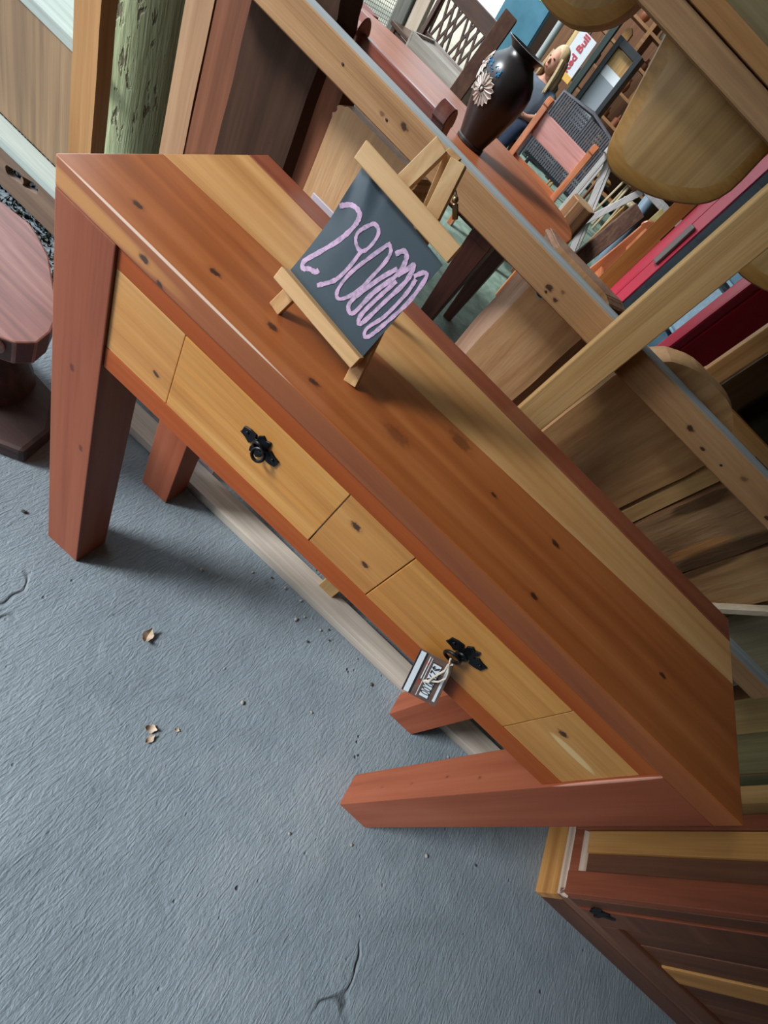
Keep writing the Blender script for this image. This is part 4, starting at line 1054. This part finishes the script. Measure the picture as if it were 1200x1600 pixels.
for z in (.485, .815, 1.145, 1.475, 1.805):
    for xa in (-2.10, -1.85, -1.60, -1.18, -.93, -.70, -.33, -.08, .17):
        k = rw.randrange(4); x = xa + rw.uniform(0, .06); h = rw.uniform(.12, .27); r_ = rw.uniform(.045, .08); y = 10.05 + rw.uniform(-.05, .1)
        m = MB()
        kind = rw.randrange(3)
        if kind == 0: m.lathe([(r_ * .6, 0), (r_, h * .3), (r_ * .9, h * .6), (r_ * .4, h * .85), (r_ * .55, h)], (x + .07, y, z), 12)
        elif kind == 1: m.prism([(x, z), (x + r_ * 2, z), (x + r_ * 2, z + h * .8), (x + r_, z + h), (x, z + h * .8)], 'Y', y - .06, y + .06)
        else: m.lathe([(r_ * .9, 0), (r_ * .9, h * .55), (r_ * .3, h * .7), (r_ * .3, h)], (x + .07, y, z), 12)
        nm = ('turned_vase', 'house_box', 'wooden_bottle')[kind]
        tag(rebase(m.build(nm, wc[k], None, smooth=kind != 1), (x + .07, y, z)), '%s %s on the %s display shelf, %s bay' % (('honey brown', 'red-brown', 'pale grey', 'dark grey')[k], ('turned wooden vase', 'house-shaped wooden box', 'bottle-shaped wooden ware')[kind], {.485: 'lowest', .815: 'second', 1.145: 'middle', 1.475: 'fourth', 1.805: 'top'}[z], 'left' if xa < -1.3 else 'middle' if xa < -.4 else 'right'), ('vase', 'box', 'bottle')[kind], ('turned vases', 'house boxes', 'bottle wares')[kind] + ' on the display shelves')
# small stools and stacked frames in front of the shelves
for k, (x, y, s) in enumerate(((-.75, 8.6, .5), (-.35, 8.4, .55), (-.62, 7.6, .42), (-.2, 7.3, .5), (.1, 8.0, .6), (.35, 7.0, .55))):
    q = thing('small_stool', ('small honey stool right of the black framed cabinet', 'small red-brown stool farthest back before the shelves', 'low pale grey stool beyond the rattan chair', 'small honey stool beyond the rattan chair', 'taller red-brown stool with pale legs before the shelves', 'pale grey stool nearest of those beyond the trestle table')[k], 'stool', (x, y, 0), rw.uniform(0, 1.5), 'small stools before the shelves')
    MB().lathe([(.15, 0), (.16, .01), (.16, .035), (.14, .045)], (0, 0, s), 12).build('seat', wc[k % 3], q, local=True)
    for a in range(4):
        MB().tube([(.13 * math.cos(a * 1.571), .13 * math.sin(a * 1.571), 0), (.09 * math.cos(a * 1.571), .09 * math.sin(a * 1.571), s)], .016, 6).build('leg', wc[(k + 1) % 3], q, local=True)

# ------------------------------------------------------------------ the seated person
PX = Vector((-1.08, 5.88, 0))
STL = thing('stool', 'low stool under the seated person', 'stool', (-1.10, 5.92, 0))
MB().lathe([(.17, 0), (.18, .01), (.18, .04), (.17, .05)], (-1.10, 5.92, .29), 16).build('seat', M_redb, STL, smooth=True)
for a in range(4):
    ca, sa = math.cos(a * 1.571 + .78), math.sin(a * 1.571 + .78)
    MB().tube([(-1.10 + .17 * ca, 5.92 + .17 * sa, 0), (-1.10 + .12 * ca, 5.92 + .12 * sa, .295)], .02, 6).build('leg', M_redb, STL, smooth=True)
def skin(name, joints, edges, mat, parent=None, root=0, sub=2):
    me = bpy.data.meshes.new(name)
    off = world_loc(parent) if parent else Vector((0, 0, 0))
    me.from_pydata([tuple(Vector(p) - off) for p, r in joints], edges, [])
    o = bpy.data.objects.new(name, me); COL.objects.link(o)
    md = o.modifiers.new('skin', 'SKIN'); md.use_smooth_shade = True; md.branch_smoothing = .6
    sv = me.skin_vertices[0].data if me.skin_vertices else None
    if sv is None:
        bm = bmesh.new(); bm.from_mesh(me); bm.verts.layers.skin.verify(); bm.to_mesh(me); bm.free(); sv = me.skin_vertices[0].data
    for k, (p, r) in enumerate(joints):
        sv[k].radius = r if isinstance(r, tuple) else (r, r); sv[k].use_root = (k == root)
    s = o.modifiers.new('sub', 'SUBSURF'); s.levels = s.render_levels = sub
    dg = bpy.context.evaluated_depsgraph_get(); dg.update()
    m2 = bpy.data.meshes.new_from_object(o.evaluated_get(dg))
    o.modifiers.clear(); o.data = m2; m2.materials.clear(); m2.materials.append(mat)
    for q in m2.polygons: q.use_smooth = True
    if parent: o.parent = parent
    return o
M_skin = plain('skin', 'c58e73', .55, 0, .08, 20)
M_shirt = plain('grey_blue_shirt', '5d6873', .85, 0, .12, 12, .2)
M_jean = plain('dark_blue_jeans', '232f45', .85, 0, .2, 30, .2)
M_hair = wood('blond_hair', '8d7350', 'b79d74', 'd3bf98', 'Z', .5, bump=.6)
px, py = -1.10, 5.9
J = [((px, py, .47), .115), ((px, py - .02, .60), .105), ((px, py - .03, .74), .12), ((px, py - .02, .86), .055), ((px - .01, py - .035, .925), .05),
     ((px + .15, py - .03, .80), .055), ((px + .21, py - .07, .63), .042), ((px + .10, py - .26, .565), .032), ((px + .03, py - .31, .56), .028),
     ((px - .15, py - .03, .80), .055), ((px - .22, py - .07, .63), .042), ((px - .08, py - .26, .575), .032), ((px - .01, py - .32, .575), .028),
     ((px + .10, py - .05, .46), .095), ((px + .11, py - .44, .47), .068), ((px + .10, py - .62, .08), .042), ((px + .10, py - .74, .045), .036),
     ((px - .10, py - .05, .46), .095), ((px - .09, py - .44, .47), .068), ((px - .08, py - .66, .08), .042), ((px - .08, py - .78, .045), .036)]
Ed = [(0, 1), (1, 2), (2, 3), (3, 4), (2, 5), (5, 6), (6, 7), (7, 8), (2, 9), (9, 10), (10, 11), (11, 12), (0, 13), (13, 14), (14, 15), (15, 16), (0, 17), (17, 18), (18, 19), (19, 20)]
body = skin('person', J, Ed, M_skin)
hc = Vector((px - .015, py - .045, .975))
# head with face joined to the body mesh
hd = MB(); hd.ball(hc + Vector((0, 0, .02)), (.075, .092, .115), 20, 14)
Rf = Matrix.Rotation(math.radians(-25), 4, 'Z')
hv = []
for p in hd.v:
    q = Vector(p) - hc
    if q.z < -.02: q.x *= 1 - .9 * min(.4, (-.02 - q.z) * 3); q.y = q.y - .012 * (q.y < 0)
    hv.append(tuple(hc + Rf @ q))
hd.v = hv
hd.ball(hc + Rf @ Vector((0, -.098, .0)), (.014, .020, .022), 8, 6)
for s in (-1, 1): hd.ball(hc + Rf @ Vector((s * .076, .005, .005)), (.010, .02, .03), 8, 6)
for s, b in ((1, Vector((px + .03, py - .31, .56))), (-1, Vector((px - .01, py - .32, .575)))):
    hd.ball(b + Vector((-s * .03, -.03, .004)), (.040, .036, .018), 10, 7)
    for k in range(4):
        f0 = b + Vector((-s * .05 + 0, -.055 + k * .018, .006))
        hd.tube([f0, f0 + Vector((-s * .03, -.012, .004)), f0 + Vector((-s * (.052 - .005 * abs(k - 1)), -.010, -.012))], [.0085, .008, .006], 6)
    hd.tube([b + Vector((-s * .01, -.05, .012)), b + Vector((-s * .025, -.078, .014)), b + Vector((-s * .045, -.088, .008))], [.010, .009, .007], 6)
tmp = hd.build('head_tmp', M_skin, None, smooth=True)
bm = bmesh.new(); bm.from_mesh(body.data); bm.from_mesh(tmp.data); bm.to_mesh(body.data); bm.free()
for q in body.data.polygons: q.use_smooth = True
bpy.data.objects.remove(tmp)
base = Vector((px, py, 0)); body.data.transform(Matrix.Translation(-base)); body.location = base
tag(body, 'seated person with long blond hair, grey-blue top, patterned sleeve and dark jeans, hands in lap', 'person')
m = MB()
for s in (-1, 1): m.ball(hc + Rf @ Vector((s * .030, -.083, .03)), (.013, .008, .007), 8, 5)
m.build('eyes', plain('eye_dark', '2a2320', .3), body, smooth=True)
MB().ball(hc + Rf @ Vector((0, -.090, -.042)), (.022, .008, .007), 10, 5).build('mouth', plain('lips', 'a3564c', .5), body, smooth=True)
# hair: cap plus long locks
m = MB(); m.ball(hc + Rf @ Vector((0, .022, .045)), (.090, .095, .115), 18, 12)
rh = random.Random(4)
for k in range(34):
    a = math.radians(rh.uniform(-35, 215)); rr_ = .085
    p0 = hc + Rf @ Vector((rr_ * math.cos(a) * .95, .015 + rr_ * math.sin(a), .07))
    p1 = hc + Rf @ Vector((1.18 * rr_ * math.cos(a), .02 + 1.15 * rr_ * math.sin(a), -.04))
    p2 = hc + Rf @ Vector((1.25 * rr_ * math.cos(a) + rh.uniform(-.02, .02), .02 + 1.2 * rr_ * math.sin(a), -.17 - rh.uniform(0, .06)))
    m.tube([p0, p1, p2], [.022, .024, .010], 6)
m.build('hair', M_hair, body, smooth=True)
def inflate(ix, d): return [(J[k][0], J[k][1] + d) for k in ix]
sj = [J[0], J[1], J[2], ((px, py - .025, .825), .075), J[5], J[6], (Vector(J[6][0]).lerp(Vector(J[7][0]), .5), .036), J[9], J[10], (Vector(J[10][0]).lerp(Vector(J[11][0]), .5), .036)]
skin('shirt', [(p, r + .012) for p, r in sj], [(0, 1), (1, 2), (2, 3), (2, 4), (4, 5), (5, 6), (2, 7), (7, 8), (8, 9)], M_shirt, body)
t = NT('black_white_pattern'); tc = t.n('ShaderNodeTexCoord'); vo = t.n('ShaderNodeTexVoronoi'); vo.inputs['Scale'].default_value = 38
t.l(tc.outputs['Object'], vo.inputs['Vector']); t.l(t.ramp(vo.outputs['Distance'], [(.38, '191a1d'), (.46, 'd9dadd')]), t.b.inputs['Base Color']); t.b.inputs['Roughness'].default_value = .8
sl = skin('patterned_sleeve', [((px + .155, py - .035, .80), .080), ((px + .215, py - .07, .64), .066), ((px + .15, py - .18, .59), .052)], [(0, 1), (1, 2)], t.m, body)
tj = [J[0], J[13], J[14], J[15], J[17], J[18], J[19]]
skin('trousers', [(p, r + .010) for p, r in tj], [(0, 1), (1, 2), (2, 3), (0, 4), (4, 5), (5, 6)], M_jean, body)
m = MB()
for q in (16, 20):
    p = Vector(J[q][0]); m.ball(p + Vector((0, .02, .0)), (.048, .13, .045), 12, 8)
m.build('shoes', M_black, body, smooth=True)

# ------------------------------------------------------------------ bits on the floor
M_chip = wood('dry_leaf', '6f5a44', 'a8937c', 'cdbfae', 'X', .8)
def leaf(name, label, x, y, s, rz, curl):
    m = MB(); n = 6; vs = []
    for i in range(n + 1):
        t_ = i / n; w = s * .35 * math.sin(math.pi * min(.97, max(.06, t_))) * (1 + .2 * math.sin(i * 2.1))
        zc = .003 + curl * (t_ - .5) ** 2 * s
        for sg in (-1, 0, 1): vs.append(((t_ - .5) * s, sg * w, zc + (abs(sg) * curl * .10 * s)))
    k = len(vs); vs2 = [(a, b, c + .0012) for a, b, c in vs]
    f = []
    for i in range(n):
        for j in range(2):
            a = i * 3 + j; f += [(a, a + 3, a + 4, a + 1), (k + a, k + a + 1, k + a + 4, k + a + 3)]
    for i in range(n): f += [(i * 3, k + i * 3, k + i * 3 + 3, i * 3 + 3), (i * 3 + 2, i * 3 + 5, k + i * 3 + 5, k + i * 3 + 2)]
    f += [(0, 1, k + 1, k), (1, 2, k + 2, k + 1), (n * 3, k + n * 3, k + n * 3 + 1, n * 3 + 1), (n * 3 + 1, k + n * 3 + 1, k + n * 3 + 2, n * 3 + 2)]
    zm = min(v[2] for v in vs)
    o = m.add([(a, b, c - zm) for a, b, c in vs + vs2], f).build(name, M_chip, None, smooth=True)
    o.location = (x, y, 0); o.rotation_euler = (0, 0, rz)
    return tag(o, label, 'leaf')
leaf('dry_leaf', 'curled dry leaf scrap on the concrete, below the left front leg', .34, -.016, .036, 1.9, 1.6)
leaf('dry_leaf', 'pale flat leaf scrap at the end of the floor crack, lower left', .500, -.150, .026, .4, .9)
leaf('dry_leaf', 'smaller leaf scrap touching the pale one, lower left', .514, -.166, .022, 1.4, 1.0)
leaf('dry_leaf', 'tiny leaf flake right of the pale leaf scrap', .545, -.118, .012, .2, .8)
pr_ = random.Random(2)
M_peb = plain('pebble_grey', '8f8b84', .8, 0, .3, 90); M_pebd = plain('pebble_dark', '3a3836', .8, 0, .3, 90)
spots = [(-.08, .002), (.529, .051), (.661, .314), (.652, .260), (.60, .31), (.585, .285), (.70, .31), (.72, .29), (.40, .30), (.45, .33), (.80, .33), (.30, .20), (.88, .30), (.62, .02), (.78, .12), (.95, .12), (1.05, -.05), (1.25, .05), (1.4, .12), (.9, -.12), (.56, .34), (.68, .335), (.50, .335), (1.2, .3)]
for k, (x, y) in enumerate(spots):
    r_ = pr_.uniform(.002, .0048)
    m = MB().ball((0, 0, r_ * .75), (r_ * pr_.uniform(.9, 1.5), r_, r_ * .75), 6, 4)
    o = m.build('pebble', M_peb if k % 3 else M_pebd, None); o.location = (x, y, 0); o.rotation_euler = (0, 0, pr_.uniform(0, 3))
    dk = k % 3 == 0
    tag(o, ('dark' if dk else 'pale') + ' pebble crumb lying on the concrete floor', 'pebble', ('dark' if dk else 'pale') + ' pebble crumbs on the floor')
